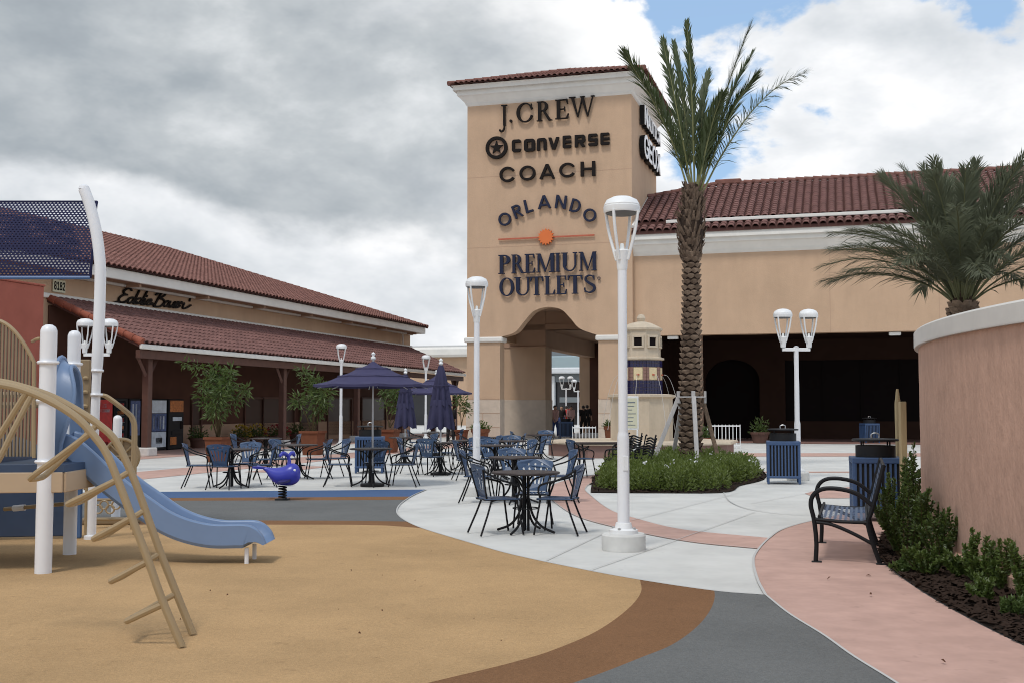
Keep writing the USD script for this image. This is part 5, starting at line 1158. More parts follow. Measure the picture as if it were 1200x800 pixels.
    MB().tube(curve([L(D(38, 400, 10.9)), L(D(44, 397, 10.75)), L(D(52, 397, 10.78)), L(D(64, 397, 10.74))], 4), .016, 8).build('grab_rail', K['tanmetal'], t)
    # tan climbing panel behind the slide
    p = L(D(99, 460, 13.0)); MB().box((p[0], p[1], EYE + (HOR - 462) * 13 / FPX - .06), (.13, .05, .92), ch=.012).build('climb_panel', K['brownpan'], t, smooth=False)
    for k in range(4): MB().lathe([(.03, -.02), (.035, 0), (.02, .015), (0, .02)], 8, (p[0] + .02, p[1] - .03, 1.42 + k * .16)).build('stud', K['tanmetal'], t)
    # hand rails at the far stair
    for dx, Y in ((0, 14.6), (3, 14.0)):
        MB().tube(curve([L(D(95, 463, Y)), L(D(116 + dx, 462.5, Y)), L(D(126 + dx, 466, Y)), L(D(148 + dx, 483, Y)), L(D(154 + dx, 491, Y)), L(D(156 + dx, 505, Y)), L(D(155 + dx, 560, Y)), L(D(154 + dx, 640, Y))], 5), .022, 8).build('hand_rail', K['tanmetal'], t)
    c = L(D(143, 534, 15.6)); R = .23
    ring = [(c[0] + R * math.cos(a), c[1], c[2] + R * math.sin(a)) for a in np.linspace(0, 2 * np.pi, 33)[:-1]]
    MB().tube(ring, .025, 8, True).build('wheel_rim', K['tanmetal'], t)
    MB().lathe([(R, -.012), (R, .012)], 28).xf(lambda v: np.c_[v[:, 0] + c[0], v[:, 2] + c[1] + .02, v[:, 1] + c[2]]).build('wheel_disc', K['brownpan'], t)
    for k in range(4): a = k * math.pi / 4; MB().tube([(c[0] - R * math.cos(a), c[1] - .015, c[2] - R * math.sin(a)), (c[0] + R * math.cos(a), c[1] - .015, c[2] + R * math.sin(a))], .012, 6).build('spoke', K['tanmetal'], t)
    for y in (572, 585, 608):
        MB().tube([L(D(98, y, 14.6)), L(D(150, y, 14.9))], .018, 8).build('step_rail', K['tanmetal'], t)
    for k in range(5):
        cc = L(D(108 + k * 7, 591 + (k % 2) * 5, 14.7)); MB().tube([(cc[0] + .055 * math.cos(a), cc[1], cc[2] + .055 * math.sin(a)) for a in np.linspace(0, 2 * np.pi, 13)[:-1]], .012, 6, True).build('step_ring', K['tanmetal'], t)
    MB().box(L(D(128, 612, 15.3)) * [1, 1, 0] + [0, 0, .05], (.75, .3, .08), ch=.02).build('step', K['brownpan'], t, smooth=False)
    # loop ladder in front
    Ya, Yb_ = 7.42, 7.83
    A = [(213, 757), (190, 702), (175, 660), (155, 607), (140, 567), (125, 531), (110, 510), (90, 489), (62, 471), (30, 457), (0, 450), (-40, 446), (-90, 447)]
    B = [(226, 742), (207, 695), (190, 652), (172, 602), (157, 561), (136, 517), (117, 498), (95, 483), (62, 465), (30, 454), (0, 447), (-40, 444), (-90, 445)]
    ra, rb = curve([L(D(x, y, Ya)) for x, y in A], 5), curve([L(D(x, y, Yb_)) for x, y in B], 5)
    MB().tube(ra, .0255, 10).build('ladder_rail', K['tanmetal'], t); MB().tube(rb, .0255, 10).build('ladder_rail', K['tanmetal'], t)
    for (ax, ay), (bx, by), (tx, ty) in (((192, 707), (206, 695), (154, 724)), ((174, 657), (188, 648), (136, 678)), ((153, 607), (170, 597), (116, 629)), ((137, 562), (152, 552), (86, 589)), ((106, 507), (113, 498), (42, 560)), ((32, 458), (40, 457), (-14, 545))):
        a, b = L(D(ax, ay, Ya)), L(D(bx, by, Yb_)); tp = L(D(tx, ty, (Ya + Yb_) / 2)); d1 = tp - a; w = np.array([0, (Yb_ - Ya) / 2 * .55, 0])
        MB().tube(curve([a, a + (tp - w - a) * .55, tp - w + (a - tp) * .06, tp - w * .35, tp + w * .35, tp + w + (b - tp) * .06, b + (tp + w - b) * .55, b], 4), .021, 8).build('ladder_loop', K['tanmetal'], t)
def trimesh_half(r, l, n):
    th = np.linspace(0, np.pi, n + 1); v = []
    for y in (-l / 2, l / 2): v += [(r * math.cos(a), y, r * math.sin(a)) for a in th]
    v += [(0, -l / 2, 0), (0, l / 2, 0)]; m = n + 1
    f = [(k + 1, k, m + k) for k in range(n)] + [(k + 1, m + k, m + k + 1) for k in range(n)] + [(2 * m, k, k + 1) for k in range(n)] + [(2 * m + 1, m + k + 1, m + k) for k in range(n)]
    return np.array(v), np.array(f)
playground()

# ------------------------------------------------------------------ whale spring rider
def whale():
    p = G(331, 586); t = thing('spring_rider', 'royal blue whale shaped spring rider on a black coil spring', 'spring rider', (p[0], p[1], .012))
    MB().box((0, 0, .012), (.22, .22, .024), ch=.008).build('base_plate', K['black'], t, smooth=False)
    MB().tube([(.062 * math.cos(a), .062 * math.sin(a), .03 + .20 * a / (2 * np.pi * 4.5)) for a in np.linspace(0, 2 * np.pi * 4.5, 90)], .014, 6).build('spring', K['black'], t)
    sec = curve([(-.33, .53, .022, .03), (-.27, .50, .05, .045), (-.20, .445, .095, .085), (-.10, .405, .135, .125), (.02, .405, .16, .15), (.12, .425, .185, .155), (.20, .435, .175, .145), (.26, .435, .13, .11), (.29, .43, .06, .05), (.295, .43, .004, .004)], 4)
    n = 24; v = [(x, ry * math.cos(a), zc + rz * math.sin(a)) for x, zc, rz, ry in sec for a in np.arange(n) / n * 2 * np.pi]
    f = [(i * n + k, i * n + (k + 1) % n, (i + 1) * n + (k + 1) % n, (i + 1) * n + k) for i in range(len(sec) - 1) for k in range(n)]
    MB().add(v, [q[::-1] for q in f]).build('body', K['whale'], t, smooth=70)
    fl = Polygon(curve([(-.29, 0), (-.36, .10), (-.46, .19), (-.47, .12), (-.42, 0), (-.47, -.12), (-.46, -.19), (-.36, -.10)], 5, True)).buffer(0)
    MB().poly(fl, .035, lambda v: np.c_[v[:, 0], v[:, 1], .515 + v[:, 2] - .12 * (v[:, 0] + .3)]).build('tail', K['whale'], t, smooth=50)
    MB().tube(curve([(.10, 0, .56), (.105, 0, .66), (.09, 0, .72)], 4), [.05, .042, .036, .033, .03, .03, .03, .03, .03][:9], 10).build('spout', K['whale'], t)
    for s in (-1, 1): MB().tube(curve([(.09, 0, .73), (.09 + .03 * s, s * .05, .77), (.08 + .07 * s, s * .11, .78), (.07 + .09 * s, s * .15, .74)], 4), [.03] * 5 + [.036] * 4 + [.028] * 4, 10).build('handle', K['whale'], t)
    for s in (-1, 1):
        MB().tube([(-.02, s * .12, .30), (-.02, s * .27, .29)], .022, 8).build('footrest', K['whaled'], t)
        MB().tm(trimesh.creation.icosphere(2, .028).apply_translation([.215, s * .105, .50])).build('eye', K['white'], t)
        fin = Polygon(curve([(0, 0), (.10, .0), (.03, .12), (-.08, .15), (-.07, .08)], 5, True)).buffer(0)
        MB().poly(fin, .03, lambda v: np.c_[v[:, 0] + .06, s * (.12 + v[:, 1]), .33 + v[:, 2] - .3 * v[:, 1]]).build('fin', K['whaled'], t, smooth=50)
whale()

# ------------------------------------------------------------------ palms
def frond_mesh(path, n, ll, ang, width, rng, vee=.5, droop=.15, start=.16, jit=.25):
    P = curve(np.asarray(path, float), 14); d = np.r_[0, np.cumsum(np.linalg.norm(np.diff(P, axis=0), axis=1))]; Ln = d[-1]; d = d / Ln
    pt = lambda q: np.stack([np.interp(q, d, P[:, k]) for k in range(3)], -1)
    q = np.repeat(np.linspace(start, 1.0, n), 2); s = np.tile([-1, 1], n); q = np.clip(q + rng.normal(0, .004, len(q)), 0, 1)
    base = pt(q); T = pt(np.clip(q + .02, 0, 1)) - pt(np.clip(q - .02, 0, 1)); T /= np.linalg.norm(T, axis=1, keepdims=True)
    up = np.array([0, 0, 1.0]) + 0 * T
    S = np.cross(T, up); bad = np.linalg.norm(S, axis=1) < .25; S[bad] = np.cross(T[bad], P[-1] - P[0] + np.array([.3, .6, 0])); S /= np.linalg.norm(S, axis=1, keepdims=True) + 1e-9
    N = np.cross(S, T)
    a = np.radians(ang * (1.0 - .45 * q) + rng.normal(0, 5, len(q)))[:, None]
    vv = vee + rng.normal(0, jit, len(q))[:, None]
    side = S * s[:, None] * np.cos(vv) + N * np.sin(vv)
    Dr = T * np.cos(a) + side * np.sin(a)
    l = ll * np.interp(q, [start, .3, .65, .9, 1], [.55, .95, 1, .80, .42]) * rng.uniform(.85, 1.1, len(q)); l = l[:, None]
    W = np.cross(Dr, N); W /= np.linalg.norm(W, axis=1, keepdims=True) + 1e-9; w = width / 2
    m1 = base + Dr * l * .5 - np.array([0, 0, 1]) * l * droop * .2; tip = base + Dr * l - np.array([0, 0, 1]) * l * droop
    v = np.stack([base - W * w * .5, base + W * w * .5, m1 + W * w, m1 - W * w, tip], 1).reshape(-1, 3); k = np.arange(len(q))[:, None] * 5
    f = np.vstack([k + [0, 1, 2], k + [0, 2, 3], k + [3, 2, 4]])
    return P, v, f
def add_frond(parent, path, rng, leafm, n=70, ll=.5, ang=38, width=.03, r0=.028, rm='rachis', **kw):
    P, v, f = frond_mesh(path, n, ll, ang, width, rng, **kw)
    fr = MB().add(v, f).build('frond', leafm, parent, smooth=False)
    MB().tube(P[::3], np.linspace(r0, .006, len(P[::3])), 6).build('rachis', K[rm], fr)
def boots(parent, cx, rad, z0, z1, dz, na, rng, singles, size):
    """overlapping cut leaf bases in a spiral on the trunk; those facing the plaza become parts"""
    out = []; n = int((z1 - z0) / dz)
    for i in range(n):
        z = z0 + dz * i
        for k in range(na):
            a = 2 * math.pi * (k + .5 * (i % 2)) / na + rng.normal(0, .04); r = rad(z); c = cx(z)
            e = np.array([math.cos(a), math.sin(a), 0]); s = np.array([-math.sin(a), math.cos(a), 0]); w = 2 * math.pi * r / na * .60 * rng.uniform(.9, 1.1); h = size * rng.uniform(.9, 1.15); pr = .035 + rng.uniform(0, .02)
            b = c + e * (r - .02)
            v = np.array([b - [0, 0, h * .55], b - s * w - e * .01, b + s * w - e * .01, b - s * w * .55 + e * pr + [0, 0, h * .42], b + s * w * .55 + e * pr + [0, 0, h * .42], b + e * (pr + .012) + [0, 0, h * .30], b + e * (pr * .8) - [0, 0, h * .1], b + [0, 0, h * .40] - e * .02])
            f = [(0, 6, 1), (0, 2, 6), (1, 6, 3), (6, 5, 3), (6, 4, 5), (2, 4, 6), (3, 5, 4), (3, 4, 7), (1, 3, 7), (2, 7, 4)]
            out.append((a, v, f))
    front = sorted(range(len(out)), key=lambda i: math.sin(out[i][0]))
    m = [MB(), MB()]; cnt = 0
    for j, i in enumerate(front):
        if cnt < singles: MB().add(out[i][1], out[i][2]).build('leaf_base', K['boot' if rng.random() < .7 else 'boot2'], parent, smooth=False); cnt += 1
        else: m[int(rng.random() < .6)].add(out[i][1], out[i][2])
    for k in (0, 1):
        if m[k].n: m[k].build('leaf_bases', K['boot' if k else 'boot2'], parent, smooth=False, kind='stuff')
YP = 28.0
def tall_palm():
    b = D(809, 478, YP); b[2] = 0; t = thing('palm_tree', 'tall date palm with upright tied fronds held by timber braces in the shrub bed', 'palm tree', b)
    rng = np.random.default_rng(3); W = lambda x, y, dy=0.0: D(x, y, YP + dy) - b
    zs = [0, 1.2, 2.2, 4.0, 5.0, 5.35, 5.75, 6.3, 6.75, 7.1]; rs = [.30, .27, .275, .225, .215, .23, .33, .31, .25, .16]; xs = [0, .01, .02, .05, .06, .06, .06, .07, .10, .11]
    cx = lambda z: np.array([np.interp(z, zs, xs), 0, z]); rad = lambda z: np.interp(z, zs, rs)
    zz = np.linspace(0, 7.1, 60)
    MB().tube([cx(z) for z in zz], [rad(z) - .035 for z in zz], 20).build('trunk', K['bark'], t)
    boots(t, cx, rad, .1, 5.5, .138, 7, rng, 240, .125)
    # rough skirt of old leaf stubs beneath the crown
    mb = MB()
    for k in range(380):
        z = rng.uniform(5.12, 7.02); a = rng.uniform(0, 2 * np.pi); e = np.array([math.cos(a), math.sin(a), 0]); c = cx(z) + e * (rad(z) - .06); up_ = rng.uniform(.5, 1.3)
        d = e * .5 + np.array([0, 0, up_]); d /= np.linalg.norm(d); l = rng.uniform(.14, .30); s = np.cross(d, e + .1); s /= np.linalg.norm(s); w = rng.uniform(.035, .07)
        mb.add([c - s * w, c + s * w, c + d * l + s * w * .5, c + d * l - s * w * .5, c + d * l * .6 + e * .035], [(0, 1, 4), (1, 2, 4), (2, 3, 4), (3, 0, 4)])
    mb.build('leaf_stubs', K['boot2'], t, smooth=False, kind='stuff')
    F = [([(808, 228), (790, 172), (765, 118), (746, 86), (732, 64)], -.8, .62, 34), ([(811, 226), (800, 165), (790, 112), (777, 49)], .4, .50, 24), ([(812, 226), (805, 155), (797, 95), (790, 52)], 1.0, .46, 22), ([(814, 226), (812, 145), (809, 82), (805, 28)], -.5, .40, 26), ([(816, 226), (821, 165), (824, 118), (830, 86)], .9, .48, 20), ([(818, 226), (836, 162), (856, 92), (879, 31)], -.3, .55, 22), ([(819, 226), (838, 163), (859, 107), (881, 63)], .6, .52, 22), ([(820, 226), (842, 167), (863, 122), (886, 90)], -.9, .55, 24), ([(822, 228), (846, 182), (880, 132), (914, 100), (943, 86)], .3, .62, 55),
         ([(817, 228), (826, 180), (836, 140), (846, 112)], -1.3, .5, 26), ([(812, 228), (798, 185), (782, 140), (766, 108)], 1.1, .5, 28), ([(816, 228), (822, 190), (828, 150), (838, 120)], .2, .5, 24)]
    for path, dy, ll, ang in F:
        m = len(path); add_frond(t, [W(x, y, dy * (k / (m - 1)) ** 1.3) for k, (x, y) in enumerate(path)], rng, K['frond'], n=130, ll=ll * 1.22, ang=ang * 1.0, width=.032, vee=.35, droop=.12 if ang < 40 else .24, jit=.5)
    return b
pb_ = tall_palm()
def braces():
    tops = [(795, 465.5), (813, 464), (823, 466), (800, 466)]; feet = [(760, 541, -.15), (817, 552, -.95), (845, 538, .35), (786, 528, 1.4)]
    for k, ((tx, ty), (fx, fy, dy)) in enumerate(zip(tops, feet)):
        a = D(tx, ty, YP + dy * .34 - (.05 if k == 1 else 0)); fY = YP + dy; f = D(fx, 478, fY); f[2] = 0
        lab = ('leaning timber brace on the left of the tall palm trunk', 'front timber brace of the tall palm, facing the plaza', 'dark leaning timber brace on the right of the tall palm trunk', 'rear timber brace half hidden behind the tall palm trunk')[k]
        t = thing('palm_brace', lab, 'timber brace', f, 0)
        d = a - f; Ln = np.linalg.norm(d); zc = d / Ln; xc = np.cross([0, 1, 0], zc); xc /= np.linalg.norm(xc); yc = np.cross(zc, xc)
        MB().box((0, 0, Ln / 2), (.10, .06, Ln), ch=.006).xf(lambda v: v @ np.stack([xc, yc, zc])).build('timber', K['brace' if k != 2 else 'boot'], t, smooth=False)
    t = thing('palm_collar', 'strap and timber blocks round the tall palm trunk at the brace tops', 'trunk collar', [*(pb_[:2]), 0])
    zc = EYE + (HOR - 465) * YP / FPX
    MB().tube([(.02 + .355 * math.cos(a), .355 * math.sin(a), zc) for a in np.linspace(0, 2 * np.pi, 33)[:-1]], .018, 6, True).build('strap', K['brace'], t)
    for k in range(5): a = k * 1.256 - 1.57; MB().box((.02 + .345 * math.cos(a), .345 * math.sin(a), zc), (.05, .09, .30), rz=a, ch=.006).build('block', K['brace'], t, smooth=False)
braces()
YQ = 14.6
def wall_palm():
    b = D(1131, 478, YQ); b[2] = 2.0; t = thing('palm_tree', 'bushy date palm with spreading fronds rising behind the curved pink wall', 'palm tree', b)
    rng = np.random.default_rng(8); top = EYE + (HOR - 352) * YQ / FPX - 2.0
    MB().tube([(0, 0, z) for z in np.linspace(-.1, top + .12, 10)], [.15] * 9 + [.10], 16).build('trunk', K['bark'], t)
    cx = lambda z: np.array([0, 0, z]); rad = lambda z: .17
    boots(t, cx, rad, .3, top + .05, .07, 8, rng, 60, .14)
    for i in range(58):
        el = math.radians(np.interp(i, [0, 11, 30, 47, 57], [87, 77, 62, 47, 33]) + rng.normal(0, 5)); az = i * 2.39996 + rng.normal(0, .15)
        Ln = rng.uniform(1.65, 2.05) * (1.0 if el > .4 else .95); h = np.array([math.cos(az), math.sin(az), 0])
        P = []; p = np.array([0, 0, top - .05]) + h * .08; e = el
        for s in range(6):
            P.append(p.copy()); p = p + (h * math.cos(e) + np.array([0, 0, math.sin(e)])) * Ln / 5; e -= math.radians(7 if el > 1.15 else 14) * rng.uniform(.7, 1.2)
        add_frond(t, P, rng, K['frond2'], n=90, ll=.42, ang=40, width=.017, r0=.014, vee=.35, droop=.24, start=.20, jit=.4, rm='rachis2')
wall_palm()

# ------------------------------------------------------------------ curved planter wall
WC, WR, WH = np.array([15.0, 9.87]), 10.79, 2.44
def planter_wall():
    t = thing('curved_wall', 'rough pink stucco planter wall with grey white coping curving in from the right', 'wall', (0, 0, 0))
    a0, a1 = math.radians(122), math.radians(216); th = np.linspace(a0, a1, 90)
    def arc(prof, mat, name, sm=40):
        v = [(WC[0] + (WR + r) * math.cos(a), WC[1] + (WR + r) * math.sin(a), z) for a in th for r, z in prof]; n = len(prof)
        f = [(i * n + k, (i + 1) * n + k, (i + 1) * n + (k + 1) % n, i * n + (k + 1) % n) for i in range(len(th) - 1) for k in range(n)]
        mb = MB().add(v, f)
        for e in (0, len(th) - 1): mb.add(np.vstack([v[e * n:(e + 1) * n], np.mean(v[e * n:(e + 1) * n], 0)]), [(k, (k + 1) % n, n) for k in range(n)])
        mb.build(name, mat, t, smooth=sm)
    arc([(0, 0), (0, WH - .19), (-.35, WH - .19), (-.35, 0)], K['pinkwall'], 'wall')
    arc([(.045, WH - .19), (.05, WH - .175), (.05, WH - .02), (.03, WH), (-.40, WH), (-.40, WH - .19)], K['cap'], 'coping', 30)
    arc([(.05, 0), (.05, .14), (.02, .17), (-.05, .17), (-.05, 0)], K['pinkwall'], 'plinth')
    ring = Polygon(np.c_[WC[0] + (WR - .36) * np.cos(th), WC[1] + (WR - .36) * np.sin(th)])
    MB().poly(ring, .1, lambda v: v + [0, 0, 2.0]).build('planter_soil', K['soil'], t, smooth=False)
planter_wall()
circle = Point(*WC).buffer(WR + .02, 128)
bed = Polygon(np.vstack([bed_edge, [[9.5, 2.0], [9.5, 18.5]]])).buffer(0).difference(circle)
MB().sheet(bed, .016).build('mulch_bed', K['soil'], kind='structure', smooth=False)
def chips(poly, n, name, seed, size=.05, zmin=.018, mat=None):
    rng = np.random.default_rng(seed); x0, y0, x1, y1 = poly.bounds; mb = []; k = 0; vs, fs = [], []
    pre = shapely.prepared.prep(poly)
    while k < n:
        x, y = rng.uniform(x0, x1), rng.uniform(y0, y1)
        if not pre.contains(Point(x, y)): continue
        l, w = size * rng.uniform(.5, 1.7), size * rng.uniform(.25, .6); a = rng.uniform(0, 6.28); tl = rng.normal(0, .35, 2)
        c = np.array([(-l, -w, 0), (l, -w * .7, 0), (l * .8, w, 0), (-l, w * .8, 0), (0, 0, .012)]); c[:, 2] += c[:, 0] * tl[0] + c[:, 1] * tl[1]
        vs.append(c @ rot_z(a).T + [x, y, zmin + rng.uniform(.004, .03)]); fs.append(np.array([(0, 1, 4), (1, 2, 4), (2, 3, 4), (3, 0, 4)]) + 5 * k); k += 1
    MB().add(np.vstack(vs), np.vstack(fs)).build(name, mat or K['mulch'], kind='stuff', smooth=False)
near_bed = bed.intersection(sbox(2, 5, 8, 14))
chips(near_bed, 5200, 'mulch_chips', 4, .035)
chips(pink_main.intersection(sbox(2, 5.5, 6, 12)).intersection(LineString(bed_edge).buffer(.9)), 5, 'fallen_leaves', 9, .018, .002, K['leaflitter'])

# ------------------------------------------------------------------ planting
def shrub(name, label, p, h, spread, nst, rng, mat, leaf=.05, per=34, lean=.35, group=None, whorl=True):
    t = thing(name, label, 'shrub', (p[0], p[1], .015), 0, group); sm = MB(); P, Dd = [], []
    for k in range(nst):
        a = rng.uniform(0, 6.28); r = spread * math.sqrt(rng.uniform(0, 1)); top = np.array([math.cos(a) * r, math.sin(a) * r, h * rng.uniform(.55, 1.0) * (1 - .35 * r / spread)]); b = top * [.25, .25, 0]
        pts = curve([b, b + (top - b) * .5 + rng.normal(0, .02, 3), top], 5); sm.tube(pts, np.linspace(.008, .003, len(pts)), 5)
        for q in np.linspace(.18, 1, per):
            c = np.array([np.interp(q, np.linspace(0, 1, len(pts)), pts[:, j]) for j in range(3)]); th = q * per * 2.4
            for m in range(3 if whorl else 2):
                an = th + m * 2.094 + rng.normal(0, .3); P.append(c + rng.normal(0, .006, 3)); Dd.append([math.cos(an), math.sin(an), rng.uniform(.1, .9) + (1.2 if q > .93 else 0)])
    v, f = leaves_mesh(np.array(P), np.array(Dd), leaf * rng.uniform(.7, 1.25, len(P)), leaf * .62, rng)
    sm.build('stems', K['stem'], t); MB().add(v, f).build('foliage', mat, t, smooth=False)
    return t
rg = np.random.default_rng(21)
for px, py, top, sp, nst, lab in ((1062, 655, 548, .34, 26, 'largest dark green shrub beside the bench end, against the curved wall edge'),
                                  (1046, 628, 555, .30, 18, 'green shrub behind the bench between the litter bin and the wall'),
                                  (1103, 668, 590, .20, 15, 'upright shrub with a pointed top, first right of the largest shrub'),
                                  (1086, 676, 632, .24, 12, 'low spreading shrub in front of the pointed one'),
                                  (1128, 680, 640, .17, 9, 'low shrub in the middle of the mulch bed before the wall'),
                                  (1147, 688, 622, .16, 11, 'upright shrub right of the middle of the curved wall bed'),
                                  (1172, 694, 626, .14, 11, 'slim upright shrub second from the right edge'),
                                  (1160, 706, 668, .18, 10, 'low leafy shrub near the path side of the mulch bed at right'),
                                  (1202, 712, 616, .18, 12, 'upright shrub cut by the right edge of the picture'),
                                  (1190, 726, 700, .13, 8, 'small bright low plant at the right end of the mulch bed'),
                                  (1057, 674, 655, .10, 7, 'tiny bright plant at the bed edge below the bench')):
    p = G(px, py); h = (EYE + (HOR - top) * p[1] / FPX) * 1.1
    shrub('shrub', lab, p, max(h, .12), sp, nst, rg, K['leafl' if 'bright' in lab else ('leaf' if nst < 14 else 'leafd')], leaf=.041, per=int(26 + h * 28))
p = D(1068, 478, 15.2); shrub('shrub', 'narrow tall shrub between the timber stake and the curved wall', p, 1.2, .16, 14, rg, K['leafl'], .06, 30)
# island bed with the low green ground cover
isl = Polygon(gp([(692, 577), (760, 577.5), (848, 577), (868, 569), (892, 563), (898, 556), (885, 548), (840, 541), (770, 541), (712, 547), (694, 560)], 8)).buffer(0)
MB().sheet(isl, .012).build('island_bed', K['soil'], kind='structure', smooth=False)
chips(isl.difference(isl.buffer(-.5)), 900, 'island_mulch', 6, .04, .014)
def ground_cover():
    rng = np.random.default_rng(12); core = isl.buffer(-.30); pre = shapely.prepared.prep(core); x0, y0, x1, y1 = isl.bounds; P, Dd, Ls = [], [], []; n = 0; fl = []
    while n < 620:
        x, y = rng.uniform(x0, x1), rng.uniform(y0, y1)
        if not pre.contains(Point(x, y)): continue
        if y > y0 + 4.2 and rng.random() < .35: continue
        h = .30 + .26 * meshkit.noise(np.array([x * 1.3, y * 1.3, 0.0])) + rng.normal(0, .03); r = rng.uniform(.16, .30); n += 1
        k = 84; u = rng.normal(size=(k, 3)); u[:, 2] = np.abs(u[:, 2]); u /= np.linalg.norm(u, axis=1, keepdims=True); q = rng.uniform(.35, 1, (k, 1)) ** .6
        c = np.array([x, y, .03]) + u * q * [r, r, h]; P.append(c); Dd.append(u + [0, 0, .35] + rng.normal(0, .5, (k, 3))); Ls.append(rng.uniform(.045, .095, k))
        if rng.random() < .035: fl.append(np.array([x, y, h + .03]))
    P, Dd, Ls = np.vstack(P), np.vstack(Dd), np.hstack(Ls)
    v, f = leaves_mesh(P, Dd, Ls, .036, rng); MB().add(v, f).build('ground_cover', K['groundleaf'], kind='stuff', smooth=False)
    tag(stage.GetPrimAtPath('/World/ground_cover'), 'low bright green bushy ground cover filling the palm island', 'ground cover')
    v, f = leaves_mesh(np.repeat(np.array(fl), 5, 0) + rng.normal(0, .03, (len(fl) * 5, 3)), rng.normal(size=(len(fl) * 5, 3)) + [0, 0, .5], .05, .04, rng); MB().add(v, f).build('small_white_flowers', K['white'], kind='stuff', smooth=False)
ground_cover()

# ------------------------------------------------------------------ potted plants
def pot(t, r, h, sq=False, mat='terracotta'):
    if sq:
        MB().lathe([(r * .80, 0), (r, h * .9), (r * 1.12, h * .9), (r * 1.12, h), (r * .95, h), (r * .93, h - .06), (0, h - .06)], 4, rot=math.pi / 4, sx=1.25, sy=1.25).build('pot', K[mat], t, smooth=False)
        MB().lathe([(r * .93, h - .055), (0, h - .05)], 4, rot=math.pi / 4, sx=1.2, sy=1.2).build('soil', K['soil'], t, smooth=False)
    else:
        MB().lathe([(r * .66, 0), (r * .72, .02), (r * .96, h * .78), (r * 1.08, h * .80), (r * 1.10, h), (r * .95, h), (r * .92, h - .06), (0, h - .06)], 28).build('pot', K[mat], t, smooth=35)
        MB().lathe([(r * .92, h - .055), (0, h - .05)], 24).build('soil', K['soil'], t)
def tall_plant(px, Y, label, r, hp, stems, seed, mat=('leafl', 'leaf')):
    p = D(px, 478, Y); p[2] = .006; t = thing('potted_plant', label, 'potted plant', (p[0], p[1], .006), FR); pot(t, r, hp, True); rng = np.random.default_rng(seed); sm = MB(); PP, DD, LL = [], [], []
    for path, dens in stems:
        pts = curve([(p_ - p) + rng.normal(0, .03, 3) for p_ in (np.array([D(x, y, Y + dy) for x, y, dy in path]))], 6); sm.tube(pts, np.linspace(.022, .006, len(pts)), 6)
        k = int(dens * .72); q = rng.uniform(.30, 1, k) ** .8; c = np.stack([np.interp(q, np.linspace(0, 1, len(pts)), pts[:, j]) for j in range(3)], -1)
        u = rng.normal(size=(k, 3)); u /= np.linalg.norm(u, axis=1, keepdims=True); PP.append(c + u * rng.uniform(.0, .30, (k, 1)) * np.interp(q, [.3, .7, 1], [1.1, 1.0, .5])[:, None]); DD.append(u + [0, 0, -.25]); LL.append(rng.uniform(.13, .26, k))
    sm.build('stems', K['stem'], t)
    PP, DD, LL = np.vstack(PP), np.vstack(DD), np.hstack(LL); h = len(PP) // 2; pm = rng.permutation(len(PP))
    for nm, ids, m in (('foliage', pm[:h], mat[0]), ('foliage', pm[h:], mat[1])):
        v, f = leaves_mesh(PP[ids], DD[ids], LL[ids], .055, rng); MB().add(v, f).build(nm, K[m], t, smooth=False)
def st(x0, y0, *pts): return [(x0, y0, 0)] + [(x, y, dy) for x, y, dy in pts]
tall_plant(256, 33.0, 'tall bushy green plant in a terracotta planter, the left of the two by the colonnade', .31, .72,
           [(st(256, 512, (252, 470, .1), (240, 440, .3), (204, 424, .2)), 200), (st(256, 512, (256, 470, .1), (258, 445, .2), (250, 428, 0)), 320), (st(256, 512, (262, 475, -.2), (268, 450, -.2), (272, 432, 0)), 320), (st(256, 512, (264, 480, .2), (278, 460, .3), (291, 454, .1)), 200), (st(256, 512, (248, 480, -.3), (243, 460, -.4), (238, 446, 0)), 240), (st(256, 512, (258, 490, -.3), (262, 470, -.4), (266, 455, -.5)), 260), (st(256, 512, (250, 490, .3), (248, 475, .3), (246, 462, .5)), 240)], 31, ('leaf', 'leafl'))
tall_plant(367, 38.0, 'tall leafy plant in a terracotta planter left of the far lamp post', .35, .80,
           [(st(367, 508, (364, 470, .1), (360, 448, .2), (349, 430, .2)), 260), (st(367, 508, (368, 475, .1), (372, 455, .2), (368, 440, 0)), 260), (st(367, 508, (374, 480, -.2), (382, 462, -.2), (390, 456, 0)), 220), (st(367, 508, (360, 485, -.3), (353, 470, -.4), (350, 466, 0)), 180), (st(367, 508, (370, 490, .3), (376, 475, .3), (380, 470, .5)), 220)], 32, ('leafl', 'leaf'))
tall_plant(456, 40.0, 'leafy plant in a terracotta planter beneath the large open umbrella canopy', .33, .8,
           [(st(456, 500, (452, 480, .1), (450, 462, .2), (447, 455, .2)), 200), (st(456, 500, (460, 480, .1), (464, 465, .2), (462, 455, 0)), 200), (st(456, 500, (466, 485, .1), (472, 470, .2), (470, 462, 0)), 160)], 33, ('leafl', 'leaf'))
tall_plant(541, 50.0, 'green plant in a terracotta planter at the far end of the colonnade', .26, .6, [(st(541, 500, (538, 480, .1), (536, 470, .2), (534, 462, .2)), 160), (st(541, 500, (543, 485, .1), (545, 475, .2), (542, 468, 0)), 160)], 34, ('leaf', 'leafd'))
